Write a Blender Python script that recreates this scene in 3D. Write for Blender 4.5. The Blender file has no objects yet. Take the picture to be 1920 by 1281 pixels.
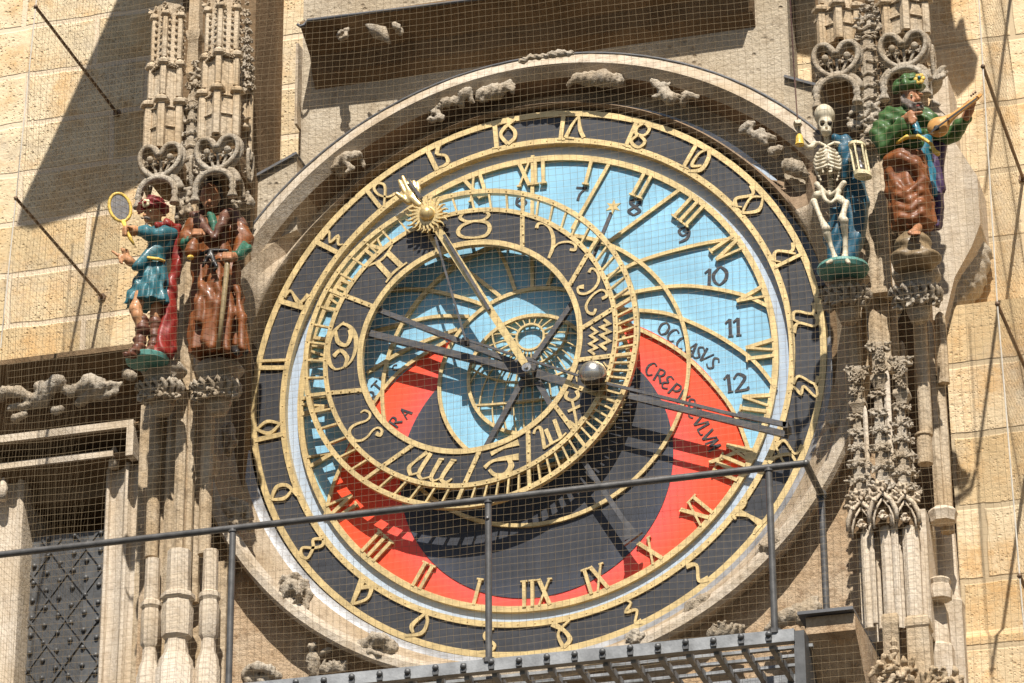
import bpy, math, random
import numpy as np
from mathutils import Vector, Matrix
R = math.radians
S = bpy.context.scene
COL = S.collection

# ------------------------------------------------------------------ camera
EL, AZ, ROLL, FPX, DIST = 0.43840, 0.26850, -0.0069, 6976.9, 18.8565
back = np.array([math.sin(AZ)*math.cos(EL), -math.cos(AZ)*math.cos(EL), -math.sin(EL)])
CAMP = np.array([-0.1103, 0.0, 0.2094]) + back*DIST
_fw = -back
_r = np.cross(_fw, [0, 0, 1.0]); _r /= np.linalg.norm(_r)
_u = np.cross(_r, _fw)
_c, _s = math.cos(ROLL), math.sin(ROLL)
_r, _u = _c*_r + _s*_u, -_s*_r + _c*_u
cd = bpy.data.cameras.new('camera'); cam = bpy.data.objects.new('camera', cd); COL.objects.link(cam)
cam.matrix_world = Matrix(((_r[0], _u[0], back[0], CAMP[0]), (_r[1], _u[1], back[1], CAMP[1]),
                           (_r[2], _u[2], back[2], CAMP[2]), (0, 0, 0, 1)))
cd.sensor_fit = 'HORIZONTAL'; cd.sensor_width = 36.0; cd.lens = 36.0*FPX/1920.0
cd.clip_start = 0.5; cd.clip_end = 3000
S.camera = cam

# ------------------------------------------------------------------ sky, sun, exposure
SUN = Vector((-0.26, 1.0, -1.29)).normalized()
w = bpy.data.worlds.new('World'); S.world = w; w.use_nodes = True
nt = w.node_tree; bg = nt.nodes['Background']
sk = nt.nodes.new('ShaderNodeTexSky'); sk.sky_type = 'NISHITA'; sk.sun_disc = False
sk.sun_elevation = R(51.2); sk.sun_rotation = R(165.4)
nt.links.new(sk.outputs[0], bg.inputs[0]); bg.inputs[1].default_value = 0.05
sl = bpy.data.lights.new('sun', 'SUN'); sl.energy = 5.0; sl.angle = R(0.5); sl.color = (1.0, 0.95, 0.87)
so = bpy.data.objects.new('sun', sl); COL.objects.link(so); so.rotation_euler = SUN.to_track_quat('-Z', 'Y').to_euler()
so.location = (2, -12, 16)
S.view_settings.view_transform = 'Standard'; S.view_settings.look = 'None'
S.view_settings.exposure = 0.72; S.view_settings.gamma = 1.0

# ------------------------------------------------------------------ helpers
def U(px, py, y):
    """point of the facade layer at depth y that lies on the sight line measured in the survey photograph"""
    d = (px-960)/FPX*_r - (py-640.5)/FPX*_u + _fw
    t = (y-CAMP[1])/d[1]
    p = CAMP + d*t
    return Vector((p[0], y, p[2]))
def XZ(px, py, y):
    p = U(px, py, y); return (p.x, p.z)
def frame(ox, oz, s):
    return lambda pts: [(ox+a*s, oz+b*s) for a, b in pts]

ORG = {}
def empty(name, loc, label, cat, group=None, kind=None):
    o = bpy.data.objects.new(name, None); COL.objects.link(o); o.location = loc
    o.empty_display_size = 0.05
    o['label'] = label; o['category'] = cat
    if group: o['group'] = group
    if kind: o['kind'] = kind
    ORG[o.name] = Vector(loc)
    return o
def tag(o, label, cat, group=None, kind=None):
    if label: o['label'] = label
    if cat: o['category'] = cat
    if group: o['group'] = group
    if kind: o['kind'] = kind
    return o

class MB:
    def __init__(s): s.v = []; s.f = []; s.n = 0
    def add(s, vs, fs):
        b = s.n
        s.v.extend([tuple(v) for v in vs]); s.f.extend([tuple(b+i for i in f) for f in fs]); s.n += len(vs)
    def box(s, x0, x1, y0, y1, z0, z1):
        s.add([(x0,y0,z0),(x1,y0,z0),(x1,y1,z0),(x0,y1,z0),(x0,y0,z1),(x1,y0,z1),(x1,y1,z1),(x0,y1,z1)],
              [(0,1,5,4),(1,2,6,5),(2,3,7,6),(3,0,4,7),(4,5,6,7),(3,2,1,0)])
    def prism(s, poly, y0, y1):
        n = len(poly)
        a = sum(poly[i][0]*poly[(i+1)%n][1]-poly[(i+1)%n][0]*poly[i][1] for i in range(n))
        if a < 0: poly = poly[::-1]
        vs = [(x, y0, z) for x, z in poly]+[(x, y1, z) for x, z in poly]
        fs = [tuple(range(n)), tuple(range(2*n-1, n-1, -1))]+[(i, n+i, n+(i+1)%n, (i+1)%n) for i in range(n)]
        s.add(vs, fs)
    def ribbon(s, pts, w, y0, y1, closed=False):
        """flat bar following pts (x, z) with width(s) w, front at y0, back at y1"""
        P = [Vector(p) for p in pts]; n = len(P)
        W = list(w) if hasattr(w, '__len__') else [w]*n
        L = []; Q = []
        for i in range(n):
            a = P[i]-P[i-1] if (i > 0 or closed) else None
            b = P[(i+1) % n]-P[i] if (i < n-1 or closed) else None
            if a is not None and a.length < 1e-9: a = None
            if b is not None and b.length < 1e-9: b = None
            if a is None and b is None: a = Vector((1, 0))
            if a is None: a = b
            if b is None: b = a
            a = a.normalized(); b = b.normalized()
            t = a+b
            t = t.normalized() if t.length > 1e-6 else b
            nn = Vector((-t.y, t.x)); c = max(0.45, nn.dot(Vector((-b.y, b.x))))
            h = W[i]*0.5/c
            L.append(P[i]+nn*h); Q.append(P[i]-nn*h)
        vs = []
        for l, q in zip(L, Q): vs += [(l.x, y0, l.y), (q.x, y0, q.y), (q.x, y1, q.y), (l.x, y1, l.y)]
        fs = []
        m = n if closed else n-1
        for i in range(m):
            a = 4*i; b = 4*((i+1) % n)
            fs += [(a, a+1, b+1, b), (a+1, a+2, b+2, b+1), (a+2, a+3, b+3, b+2), (a+3, a, b, b+3)]
        if not closed: fs += [(0, 3, 2, 1), (4*n-4, 4*n-3, 4*n-2, 4*n-1)]
        s.add(vs, fs)
    def tube(s, pts, r, n=8, cap=True):
        P = [Vector(p) for p in pts]; m = len(P)
        rr = list(r) if hasattr(r, '__len__') else [r]*m
        up = None; vs = []; fs = []
        for i in range(m):
            t = (P[min(i+1, m-1)]-P[max(i-1, 0)])
            t = t.normalized() if t.length > 1e-9 else Vector((0, 0, 1))
            if up is None:
                up = Vector((0, 0, 1)) if abs(t.z) < .9 else Vector((0, 1, 0))
            u = (up-t*up.dot(t)).normalized(); v = t.cross(u); up = u
            for k in range(n):
                a = 2*math.pi*(k+.5)/n
                vs.append(P[i]+(u*math.cos(a)+v*math.sin(a))*rr[i])
        for i in range(m-1):
            for k in range(n):
                fs.append((i*n+k, i*n+(k+1) % n, (i+1)*n+(k+1) % n, (i+1)*n+k))
        if cap: fs += [tuple(range(n-1, -1, -1)), tuple((m-1)*n+k for k in range(n))]
        s.add(vs, fs)
    def annulus(s, cx, cz, r0, r1, y0, y1, n=180):
        vs = []; fs = []
        for i in range(n):
            a = 2*math.pi*i/n; c, q = math.cos(a), math.sin(a)
            vs += [(cx+r0*c, y0, cz+r0*q), (cx+r1*c, y0, cz+r1*q), (cx+r1*c, y1, cz+r1*q), (cx+r0*c, y1, cz+r0*q)]
        for i in range(n):
            a = 4*i; b = 4*((i+1) % n)
            fs += [(a, b, b+1, a+1), (a+1, b+1, b+2, a+2), (a+2, b+2, b+3, a+3), (a+3, b+3, b, a)]
        s.add(vs, fs)
    def disc(s, cx, cz, r, y0, y1, n=180):
        s.prism([(cx+r*math.cos(2*math.pi*i/n), cz+r*math.sin(2*math.pi*i/n)) for i in range(n)], y0, y1)
    def ball(s, c, r, n=14, m=9, sq=(1, 1, 1), part=None):
        vs = []; fs = []
        t0, t1 = part if part else (0, math.pi)
        for i in range(m+1):
            t = t0+(t1-t0)*i/m
            for k in range(n):
                a = 2*math.pi*k/n
                vs.append((c[0]+r*sq[0]*math.sin(t)*math.cos(a), c[1]+r*sq[1]*math.sin(t)*math.sin(a), c[2]+r*sq[2]*math.cos(t)))
        for i in range(m):
            for k in range(n):
                fs.append((i*n+k, (i+1)*n+k, (i+1)*n+(k+1) % n, i*n+(k+1) % n))
        s.add(vs, fs)
    def lathe(s, x, y, prof, n=16, ang=0.0):
        """turned vertical member: prof is a list of (z, r)"""
        vs = []; fs = []
        for z, r in prof:
            for k in range(n):
                a = ang+2*math.pi*(k+.5)/n; vs.append((x+r*math.cos(a), y+r*math.sin(a), z))
        for i in range(len(prof)-1):
            for k in range(n):
                fs.append((i*n+k, i*n+(k+1) % n, (i+1)*n+(k+1) % n, (i+1)*n+k))
        fs += [tuple(range(n-1, -1, -1)), tuple((len(prof)-1)*n+k for k in range(n))]
        if prof[0][0] > prof[-1][0]: fs = [f[::-1] for f in fs]
        s.add(vs, fs)
    def put(s, mesh, M):
        V, F = mesh
        s.add([M @ Vector(v) for v in V], F)
    def build(s, name, mat, parent=None, smooth=False, label=None):
        me = bpy.data.meshes.new(name)
        o = bpy.data.objects.new(name, me); COL.objects.link(o)
        org = ORG[parent.name] if parent is not None else Vector((0, 0, 0))
        if parent is None and s.v:
            A = np.array(s.v); c = (A.min(0)+A.max(0))/2; c[2] = A[:, 2].min()
            org = Vector(c); o.location = org
        me.from_pydata([(v[0]-org.x, v[1]-org.y, v[2]-org.z) for v in s.v], [], s.f)
        me.validate(); me.update()
        if smooth is True: me.shade_smooth()
        elif smooth: 
            me.shade_smooth(); me.set_sharp_from_angle(angle=R(smooth))
        me.materials.append(mat)
        ORG[o.name] = org
        if parent is not None: o.parent = parent
        if label: o['label'] = label
        return o

def spline(pts, k=6, closed=False):
    P = [np.array(p, float) for p in pts]; n = len(P); out = []
    m = n if closed else n-1
    for i in range(m):
        if closed: a, b, c, d = P[i-1], P[i], P[(i+1) % n], P[(i+2) % n]
        else: a, b, c, d = P[max(i-1, 0)], P[i], P[i+1], P[min(i+2, n-1)]
        for j in range(k):
            t = j/k
            out.append(.5*((2*b)+(c-a)*t+(2*a-5*b+4*c-d)*t*t+(3*b-a-3*c+d)*t**3))
    if not closed: out.append(P[-1])
    return [tuple(q) for q in out]
def lerp_w(w, n):
    if not hasattr(w, '__len__'): return w
    return list(np.interp(np.linspace(0, len(w)-1, n), range(len(w)), w))

# ------------------------------------------------------------------ signed distance sculpting (surface nets)
class SDF:
    def __init__(s, lo, hi, h):
        s.h = h; s.lo = np.array(lo, float)
        n = np.ceil((np.array(hi)-s.lo)/h).astype(int)+1
        s.ax = [s.lo[i]+h*np.arange(n[i]) for i in range(3)]
        s.D = np.full(tuple(n), 9.0, np.float32)
    def _sub(s, lo, hi):
        sl = []
        for i in range(3):
            a = int(np.clip(math.floor((lo[i]-s.lo[i])/s.h), 0, len(s.ax[i])-1)); b = int(np.clip(math.ceil((hi[i]-s.lo[i])/s.h)+1, a+1, len(s.ax[i])))
            sl.append(slice(a, b))
        g = np.meshgrid(*[s.ax[i][sl[i]] for i in range(3)], indexing='ij')
        return tuple(sl), g
    def put(s, fn, lo, hi, k=0.0, sub=False):
        m = 3*s.h+k
        sl, g = s._sub(np.array(lo)-m, np.array(hi)+m)
        d = fn(*g); D = s.D[sl]
        if sub:
            s.D[sl] = np.maximum(D, -d); return
        if k > 0:
            hh = np.clip(.5+.5*(D-d)/k, 0, 1)
            s.D[sl] = D*(1-hh)+d*hh-k*hh*(1-hh)
        else: s.D[sl] = np.minimum(D, d)
    def cone(s, a, b, ra, rb, k=0.0, sub=False):
        a = np.array(a, float); b = np.array(b, float); ba = b-a; L = float(ba@ba)+1e-12; m = max(ra, rb)
        def fn(x, y, z):
            px, py, pz = x-a[0], y-a[1], z-a[2]
            t = np.clip((px*ba[0]+py*ba[1]+pz*ba[2])/L, 0, 1)
            return np.sqrt((px-ba[0]*t)**2+(py-ba[1]*t)**2+(pz-ba[2]*t)**2)-(ra+(rb-ra)*t)
        s.put(fn, np.minimum(a, b)-m, np.maximum(a, b)+m, k, sub)
    def path(s, pts, rs, k=0.0, sub=False):
        rs = list(rs) if hasattr(rs, '__len__') else [rs]*len(pts)
        for i in range(len(pts)-1): s.cone(pts[i], pts[i+1], rs[i], rs[i+1], k, sub)
    def ell(s, c, r, k=0.0, rot=None, sub=False):
        c = np.array(c, float); r = np.array(r, float); m = r.max()
        Mi = np.array(rot.transposed()) if rot is not None else np.eye(3)
        def fn(x, y, z):
            p = [x-c[0], y-c[1], z-c[2]]
            q = [Mi[i][0]*p[0]+Mi[i][1]*p[1]+Mi[i][2]*p[2] for i in range(3)]
            k0 = np.sqrt((q[0]/r[0])**2+(q[1]/r[1])**2+(q[2]/r[2])**2)
            k1 = np.sqrt((q[0]/r[0]**2)**2+(q[1]/r[1]**2)**2+(q[2]/r[2]**2)**2)+1e-9
            return k0*(k0-1)/k1
        s.put(fn, c-m, c+m, k, sub)
    def warp(s, fn):
        g = np.meshgrid(*s.ax, indexing='ij'); s.D = s.D+fn(*g).astype(np.float32)
    def mesh(s):
        D = s.D.copy()
        for i in range(3):
            ix = [slice(None)]*3; ix[i] = 0; D[tuple(ix)] = np.maximum(D[tuple(ix)], s.h)
            ix[i] = -1; D[tuple(ix)] = np.maximum(D[tuple(ix)], s.h)
        nx, ny, nz = D.shape; ins = D < 0
        acc = np.zeros((nx-1, ny-1, nz-1, 3), np.float32); cnt = np.zeros((nx-1, ny-1, nz-1), np.float32)
        cs = [(i, j, k) for i in (0, 1) for j in (0, 1) for k in (0, 1)]
        def cut(c): return (slice(c[0], nx-1+c[0]), slice(c[1], ny-1+c[1]), slice(c[2], nz-1+c[2]))
        for a in cs:
            for ax in range(3):
                if a[ax] == 1: continue
                b = list(a); b[ax] = 1; b = tuple(b)
                da, db = D[cut(a)], D[cut(b)]; m = (da < 0) != (db < 0)
                t = np.where(m, da/(da-db+1e-20), 0)
                for q in range(3):
                    acc[..., q] += np.where(m, a[q]+(t if q == ax else 0), 0)
                cnt += m
        act = cnt > 0; idx = np.full(act.shape, -1, np.int64); idx[act] = np.arange(act.sum())
        cell = np.argwhere(act).astype(np.float32)
        V = (cell+acc[act]/cnt[act][:, None])*s.h+s.lo
        F = []
        for ax in range(3):
            o1, o2 = (ax+1) % 3, (ax+2) % 3
            sa = [slice(0, n) for n in D.shape]; sb = list(sa)
            sa[ax] = slice(0, D.shape[ax]-1); sb[ax] = slice(1, D.shape[ax])
            a = ins[tuple(sa)]; b = ins[tuple(sb)]
            E = np.argwhere(a != b)
            if len(E) == 0: continue
            ok = (E[:, o1] > 0) & (E[:, o2] > 0) & (E[:, o1] < D.shape[o1]-1) & (E[:, o2] < D.shape[o2]-1); E = E[ok]
            fl = a[tuple(E.T)]
            def at(d1, d2):
                q = E.copy(); q[:, o1] -= d1; q[:, o2] -= d2; return idx[tuple(q.T)]
            quad = np.stack([at(1, 1), at(0, 1), at(0, 0), at(1, 0)], 1)
            quad[~fl] = quad[~fl][:, ::-1]
            F.append(quad)
        F = np.concatenate(F) if F else np.zeros((0, 4), int)
        return V, F
    def build(s, name, mat, parent=None, label=None):
        V, F = s.mesh(); m = MB(); m.v = [tuple(map(float, v)) for v in V]; m.f = [tuple(map(int, f)) for f in F]; m.n = len(m.v)
        return m.build(name, mat, parent, True, label)

# ------------------------------------------------------------------ materials
def newmat(name):
    m = bpy.data.materials.new(name); m.use_nodes = True
    return m, m.node_tree, m.node_tree.nodes['Principled BSDF']
def nd(t, kind, **kw):
    n = t.nodes.new(kind)
    for k, v in kw.items():
        if hasattr(n, k): setattr(n, k, v)
        else: n.inputs[k].default_value = v
    return n
def noise(t, scale, detail=6, rough=.6, vec=None):
    n = nd(t, 'ShaderNodeTexNoise'); n.inputs['Scale'].default_value = scale; n.inputs['Detail'].default_value = detail
    n.inputs['Roughness'].default_value = rough
    if vec is not None: t.links.new(vec, n.inputs['Vector'])
    return n.outputs['Fac']
def ramp(t, fac, stops):
    r = t.nodes.new('ShaderNodeValToRGB'); t.links.new(fac, r.inputs[0])
    e = r.color_ramp.elements
    while len(e) < len(stops): e.new(.5)
    for q, (p, c) in zip(e, stops): q.position = p; q.color = (*c, 1) if len(c) == 3 else c
    return r.outputs[0]
def mix(t, fac, a, b, mode='MIX'):
    m = t.nodes.new('ShaderNodeMix'); m.data_type = 'RGBA'; m.blend_type = mode
    for sock, v in ((m.inputs[0], fac), (m.inputs[6], a), (m.inputs[7], b)):
        if hasattr(v, 'links'): t.links.new(v, sock)
        elif isinstance(v, (int, float)): sock.default_value = v
        else: sock.default_value = (*v, 1)
    return m.outputs[2]
def math_(t, op, a, b=0.0):
    m = t.nodes.new('ShaderNodeMath'); m.operation = op
    for sock, v in ((m.inputs[0], a), (m.inputs[1], b)):
        if hasattr(v, 'links'): t.links.new(v, sock)
        else: sock.default_value = v
    return m.outputs[0]
def geopos(t):
    return t.nodes.new('ShaderNodeNewGeometry').outputs['Position']
def bump(t, b, h, strength, dist=.01):
    n = t.nodes.new('ShaderNodeBump'); n.inputs['Strength'].default_value = strength; n.inputs['Distance'].default_value = dist
    t.links.new(h, n.inputs['Height']); t.links.new(n.outputs[0], b.inputs['Normal'])
def stone(name, ca, cb, cd, sc=3.0, bs=.5, grime=.5, pit=0.0, rough=.9):
    """weathered sandstone: two tones in large patches, fine grain, dark crust stains with shapes of their own"""
    m, t, b = newmat(name); P = geopos(t)
    big = noise(t, sc, 5, .6, P); fine = noise(t, sc*22, 6, .7, P); mid = noise(t, sc*5, 6, .65, P)
    c = mix(t, ramp(t, big, [(.36, (0, 0, 0)), (.64, (1, 1, 1))]), ca, cb)
    st = ramp(t, mid, [(.5, (0, 0, 0)), (.74, (1, 1, 1))])
    c = mix(t, math_(t, 'MULTIPLY', st, grime), c, cd)
    c = mix(t, math_(t, 'MULTIPLY', ramp(t, fine, [(.35, (1, 1, 1)), (.62, (0, 0, 0))]), .45), c, mix(t, .5, c, cd))
    h = math_(t, 'ADD', fine, math_(t, 'MULTIPLY', mid, .8))
    if pit:
        v = nd(t, 'ShaderNodeTexVoronoi'); v.inputs['Scale'].default_value = sc*9; t.links.new(P, v.inputs['Vector'])
        v.inputs['Randomness'].default_value = 1
        pk = math_(t, 'MULTIPLY', ramp(t, v.outputs['Distance'], [(.10, (1, 1, 1)), (.28, (0, 0, 0))]), ramp(t, noise(t, sc*2.3, 3, .6, P), [(.45, (0, 0, 0)), (.6, (1, 1, 1))]))
        c = mix(t, math_(t, 'MULTIPLY', pk, pit), c, cd)
        h = math_(t, 'SUBTRACT', h, math_(t, 'MULTIPLY', pk, 1.5*pit))
    t.links.new(c, b.inputs['Base Color']); b.inputs['Roughness'].default_value = rough
    b.inputs['Specular IOR Level'].default_value = .25
    bump(t, b, h, bs, .012)
    return m
def paint(name, col, rough=.35, var=.15, metal=0.0, spec=.5, bs=.08, sc=9, coat=0.0):
    m, t, b = newmat(name); P = geopos(t)
    n = noise(t, sc, 5, .6, P); f = noise(t, sc*8, 4, .6, P)
    dark = tuple(x*(1-var*1.6) for x in col); lite = tuple(min(1, x*(1+var)) for x in col)
    t.links.new(ramp(t, n, [(.3, dark), (.7, lite)]), b.inputs['Base Color'])
    t.links.new(math_(t, 'ADD', math_(t, 'MULTIPLY', f, .25), rough-.12), b.inputs['Roughness'])
    b.inputs['Metallic'].default_value = metal; b.inputs['Specular IOR Level'].default_value = spec
    b.inputs['Coat Weight'].default_value = coat; b.inputs['Coat Roughness'].default_value = .12
    if bs: bump(t, b, f, bs, .004)
    return m
M = {}
# ------------------------------------------------------------------ clock materials
M['gold'] = paint('gilded_metal', (.64, .475, .225), .40, .17, .42, .5, .16, 13)
M['goldb'] = paint('bright_gilding', (.74, .55, .25), .34, .12, .5, .5, .12, 14)
M['black'] = paint('slate_black_paint', (.036, .037, .042), .42, .16, 0, .4, .05, 4)
M['greyarm'] = paint('dark_iron', (.075, .073, .076), .45, .25, .2, .5, .1, 12)
M['sky'] = paint('sky_blue_paint', (.225, .45, .60), .5, .10, 0, .3, .05, 3.2)
M['lip'] = paint('grey_blue_paint', (.36, .43, .52), .45, .08, 0, .35, .04, 3)
M['ink'] = paint('ink_paint', (.035, .037, .045), .5, .1, 0, .3, 0, 4)
M['silver'] = paint('silvered_ball', (.60, .57, .52), .28, .10, .9, .5, .05, 14)
M['ballblack'] = paint('ball_black', (.02, .018, .016), .4, .1, 0, .4, 0, 8)
M['zinc'] = paint('zinc_sheet', (.33, .33, .335), .5, .28, .3, .5, .25, 9)
M['lead'] = paint('lead_flashing', (.10, .10, .105), .6, .2, .2, .4, .15, 8)
# twilight: orange towards the horizon line, pink towards the night, as painted on the dial
m, t, b = newmat('twilight_paint'); P = geopos(t)
vm = nd(t, 'ShaderNodeVectorMath', operation='DISTANCE'); t.links.new(P, vm.inputs[0]); vm.inputs[1].default_value = (0, .035, -.475)
d = math_(t, 'ADD', vm.outputs['Value'], math_(t, 'MULTIPLY', noise(t, 3, 3, .5, P), .12))
t.links.new(ramp(t, math_(t, 'MULTIPLY_ADD', d, 2.0), [(0, (0, 0, 0)), (1, (1, 1, 1))]), b.inputs['Base Color'])
mr = nd(t, 'ShaderNodeMapRange'); mr.inputs['From Min'].default_value = .74; mr.inputs['From Max'].default_value = 1.12; t.links.new(d, mr.inputs['Value'])
t.links.new(ramp(t, mr.outputs[0], [(0, (.74, .085, .075)), (.45, (.78, .075, .03)), (1, (.76, .062, .012))]), b.inputs['Base Color'])
b.inputs['Roughness'].default_value = .5; b.inputs['Specular IOR Level'].default_value = .3
M['red'] = m
m, t, b = newmat('night_paint'); P = geopos(t)
mp = nd(t, 'ShaderNodeMapping'); mp.inputs['Rotation'].default_value = (0, .5, 0); mp.inputs['Scale'].default_value = (9, 1, 2.2); t.links.new(P, mp.inputs[0])
n1 = noise(t, 1.6, 6, .7, mp.outputs[0])
vm = nd(t, 'ShaderNodeVectorMath', operation='DISTANCE'); t.links.new(P, vm.inputs[0]); vm.inputs[1].default_value = (0, .035, -.475)
mr = nd(t, 'ShaderNodeMapRange'); mr.inputs['From Min'].default_value = .58; mr.inputs['From Max'].default_value = .72; t.links.new(vm.outputs['Value'], mr.inputs['Value'])
c = mix(t, math_(t, 'MULTIPLY', mr.outputs[0], .5), ramp(t, n1, [(.3, (.018, .020, .027)), (.7, (.036, .038, .046))]), (.05, .06, .09))
t.links.new(c, b.inputs['Base Color']); b.inputs['Roughness'].default_value = .5; b.inputs['Specular IOR Level'].default_value = .35
M['night'] = m

# ------------------------------------------------------------------ astronomical clock
YD = .035                      # dial face;  the hour ring's face is y = 0
clock = empty('astronomical_clock', (0, 0.1, -1.55), 'large round astronomical clock with blue and red dial, gold rings and hands', 'clock')
mb = MB(); mb.disc(0, 0, 1.60, .085, .14); mb.build('back_plate', M['lip'], clock)
dial = MB(); dial.disc(0, 0, 1.33, YD, .075); dial = dial.build('dial_plate', M['lip'], clock)
mb = MB(); mb.disc(0, 0, 1.245, YD-.004, YD-.001); mb.build('day_field', M['sky'], dial, label='light blue painted day field')
def clip_disc(cx, cz, r, R0=1.242, n=240):
    """outline of the part of a disc that lies on the dial"""
    out = []
    for i in range(n):
        a = 2*math.pi*i/n; x, z = cx+r*math.cos(a), cz+r*math.sin(a); q = math.hypot(x, z)
        if q > R0: x, z = x*R0/q, z*R0/q
        out.append((x, z))
    return out
mb = MB(); mb.prism(clip_disc(0, -.735, 1.10), YD-.008, YD-.005); mb.build('twilight_field', M['red'], dial, label='orange red painted twilight field')
mb = MB(); mb.prism(clip_disc(0, -.475, .706), YD-.012, YD-.009); mb.build('night_field', M['night'], dial, label='black painted night field')
mb = MB(); mb.disc(0, 0, .497, YD-.016, YD-.013); mb.build('inner_sky_field', M['sky'], dial, label='light blue disc inside the small gold circle')
mb = MB(); mb.annulus(0, 0, 1.225, 1.256, YD-.024, YD-.0005); mb.build('dial_rim', M['gold'], dial)

GOLD_Y = YD-.017
def dial_line(pts, wpx, name='hour_line', k=5, dy=0.0):
    q = [XZ(x, z, GOLD_Y) for x, z in pts]
    if len(q) > 2: q = spline(q, k)
    mb = MB(); mb.ribbon(q, wpx/350, GOLD_Y-.005-dy, GOLD_Y+.010); return mb.build(name, M['gold'], dial)
dd = 0
for pts in ([(999, 292), (998, 402)], [(1146.7, 300), (1073, 430)], [(1279, 353), (1140, 455)],
            [(1388, 446), (1306.7, 460), (1206.7, 488), (1130, 524)], [(1446, 578), (1390, 553), (1306.7, 538), (1240, 540), (1140, 558)],
            [(1455, 728), (1412, 676), (1347.5, 631), (1283, 600), (1234.5, 586), (1150, 580)],
            [(1411, 866), (1389, 802), (1364, 754), (1315, 696), (1267, 654), (1199, 618), (1140, 596)],
            [(610, 968), (625, 910), (650, 855), (700, 758), (755, 692), (836, 641)],
            [(690, 625), (760, 606), (820, 594), (880, 594)], [(688, 700), (752, 661), (803, 638), (858, 618)],
            [(720, 545), (797, 544), (872, 561), (905, 572)], [(823, 478), (885, 515), (938.6, 557)], [(932.7, 465), (950.5, 500.6), (966, 545)],
            [(998, 480), (998, 541)], [(1037, 512), (1027, 535)],
            [(1409, 870), (1392, 846), (1360, 858), (1330, 868)]):
    dial_line(pts, 6.6, dy=dd); dd = (dd+.0007) % .004
mb = MB(); mb.annulus(0, 0, .800-.010, .800+.010, GOLD_Y-.010, GOLD_Y+.013); mb.build('equator_circle', M['gold'], dial)
mb = MB(); mb.annulus(0, 0, .497-.010, .497+.010, GOLD_Y-.011, GOLD_Y+.013); mb.build('tropic_circle', M['gold'], dial)

# gold world grid in the middle: stereographic meridians and parallels
gx, gz, gr = -.012, .012, .325
wg = MB(); yw = GOLD_Y-.02
wg.annulus(gx, gz, gr-.009, gr+.009, yw-.012, yw+.012, 96)
lat0 = R(27)
def stereo(lat, lon):
    c = math.sin(lat0)*math.sin(lat)+math.cos(lat0)*math.cos(lat)*math.cos(lon)
    if c < -.02: return None
    k = gr/(1+c)
    return (gx+k*math.cos(lat)*math.sin(lon), gz+k*(math.cos(lat0)*math.sin(lat)-math.sin(lat0)*math.cos(lat)*math.cos(lon)))
def runs(seq):
    cur = []
    for q in seq:
        if q is None or math.hypot(q[0]-gx, q[1]-gz) > gr: 
            if len(cur) > 1: yield cur
            cur = []
        else: cur.append(q)
    if len(cur) > 1: yield cur
e = 0
for i in range(24):
    lon = R(15*i+2)
    for q in runs([stereo(R(72-4*j), lon) for j in range(40)]):
        wg.ribbon(q, .0062, yw-.004-e, yw+.006); e = (e+.0004) % .004
for lat, wd in ((72, .011), (45, .008), (12, .009), (-22, .010)):
    for q in runs([stereo(R(lat), R(4*j)) for j in range(-45, 46)]):
        wg.ribbon(q, wd, yw-.009-e, yw+.008); e = (e+.0004) % .004
wg.build('world_grid', M['gold'], clock)

# ---- roman numerals (fixed): base to the centre, tops outward
def polar(th, s, r): return (r*math.sin(th)+s*math.cos(th), r*math.cos(th)-s*math.sin(th))
ROM = ['XII', 'I', 'II', 'III', 'IV', 'V', 'VI', 'VII', 'VIII', 'IX', 'X', 'XI']
RB, RT = 1.092, 1.232
WID = {'I': .042, 'V': .078, 'X': .078}
for k in range(24):
    th = R(15*k); txt = ROM[k % 12]; mb = MB()
    tot = sum(WID[c] for c in txt); s = -tot/2; y = GOLD_Y-.010; e = 0
    def bar(a, b, w):
        global e
        mb.ribbon([polar(th, *a), polar(th, *b)], w, y-e, y+.018); e += .0005
    for c in txt:
        mid = s+WID[c]/2
        if c == 'I':
            bar((mid, RB), (mid, RT), .018); bar((mid-.018, RB+.004), (mid+.018, RB+.004), .009)
        elif c == 'V':
            bar((mid-.028, RT), (mid, RB), .020); bar((mid+.028, RT), (mid, RB), .012)
        else:
            bar((mid-.028, RT), (mid+.028, RB), .020); bar((mid+.028, RT), (mid-.028, RB), .011)
            bar((mid-.040, RB+.004), (mid-.016, RB+.004), .008); bar((mid+.016, RB+.004), (mid+.040, RB+.004), .008)
        s += WID[c]
    mb.build('numeral', M['gold'], dial)

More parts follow.
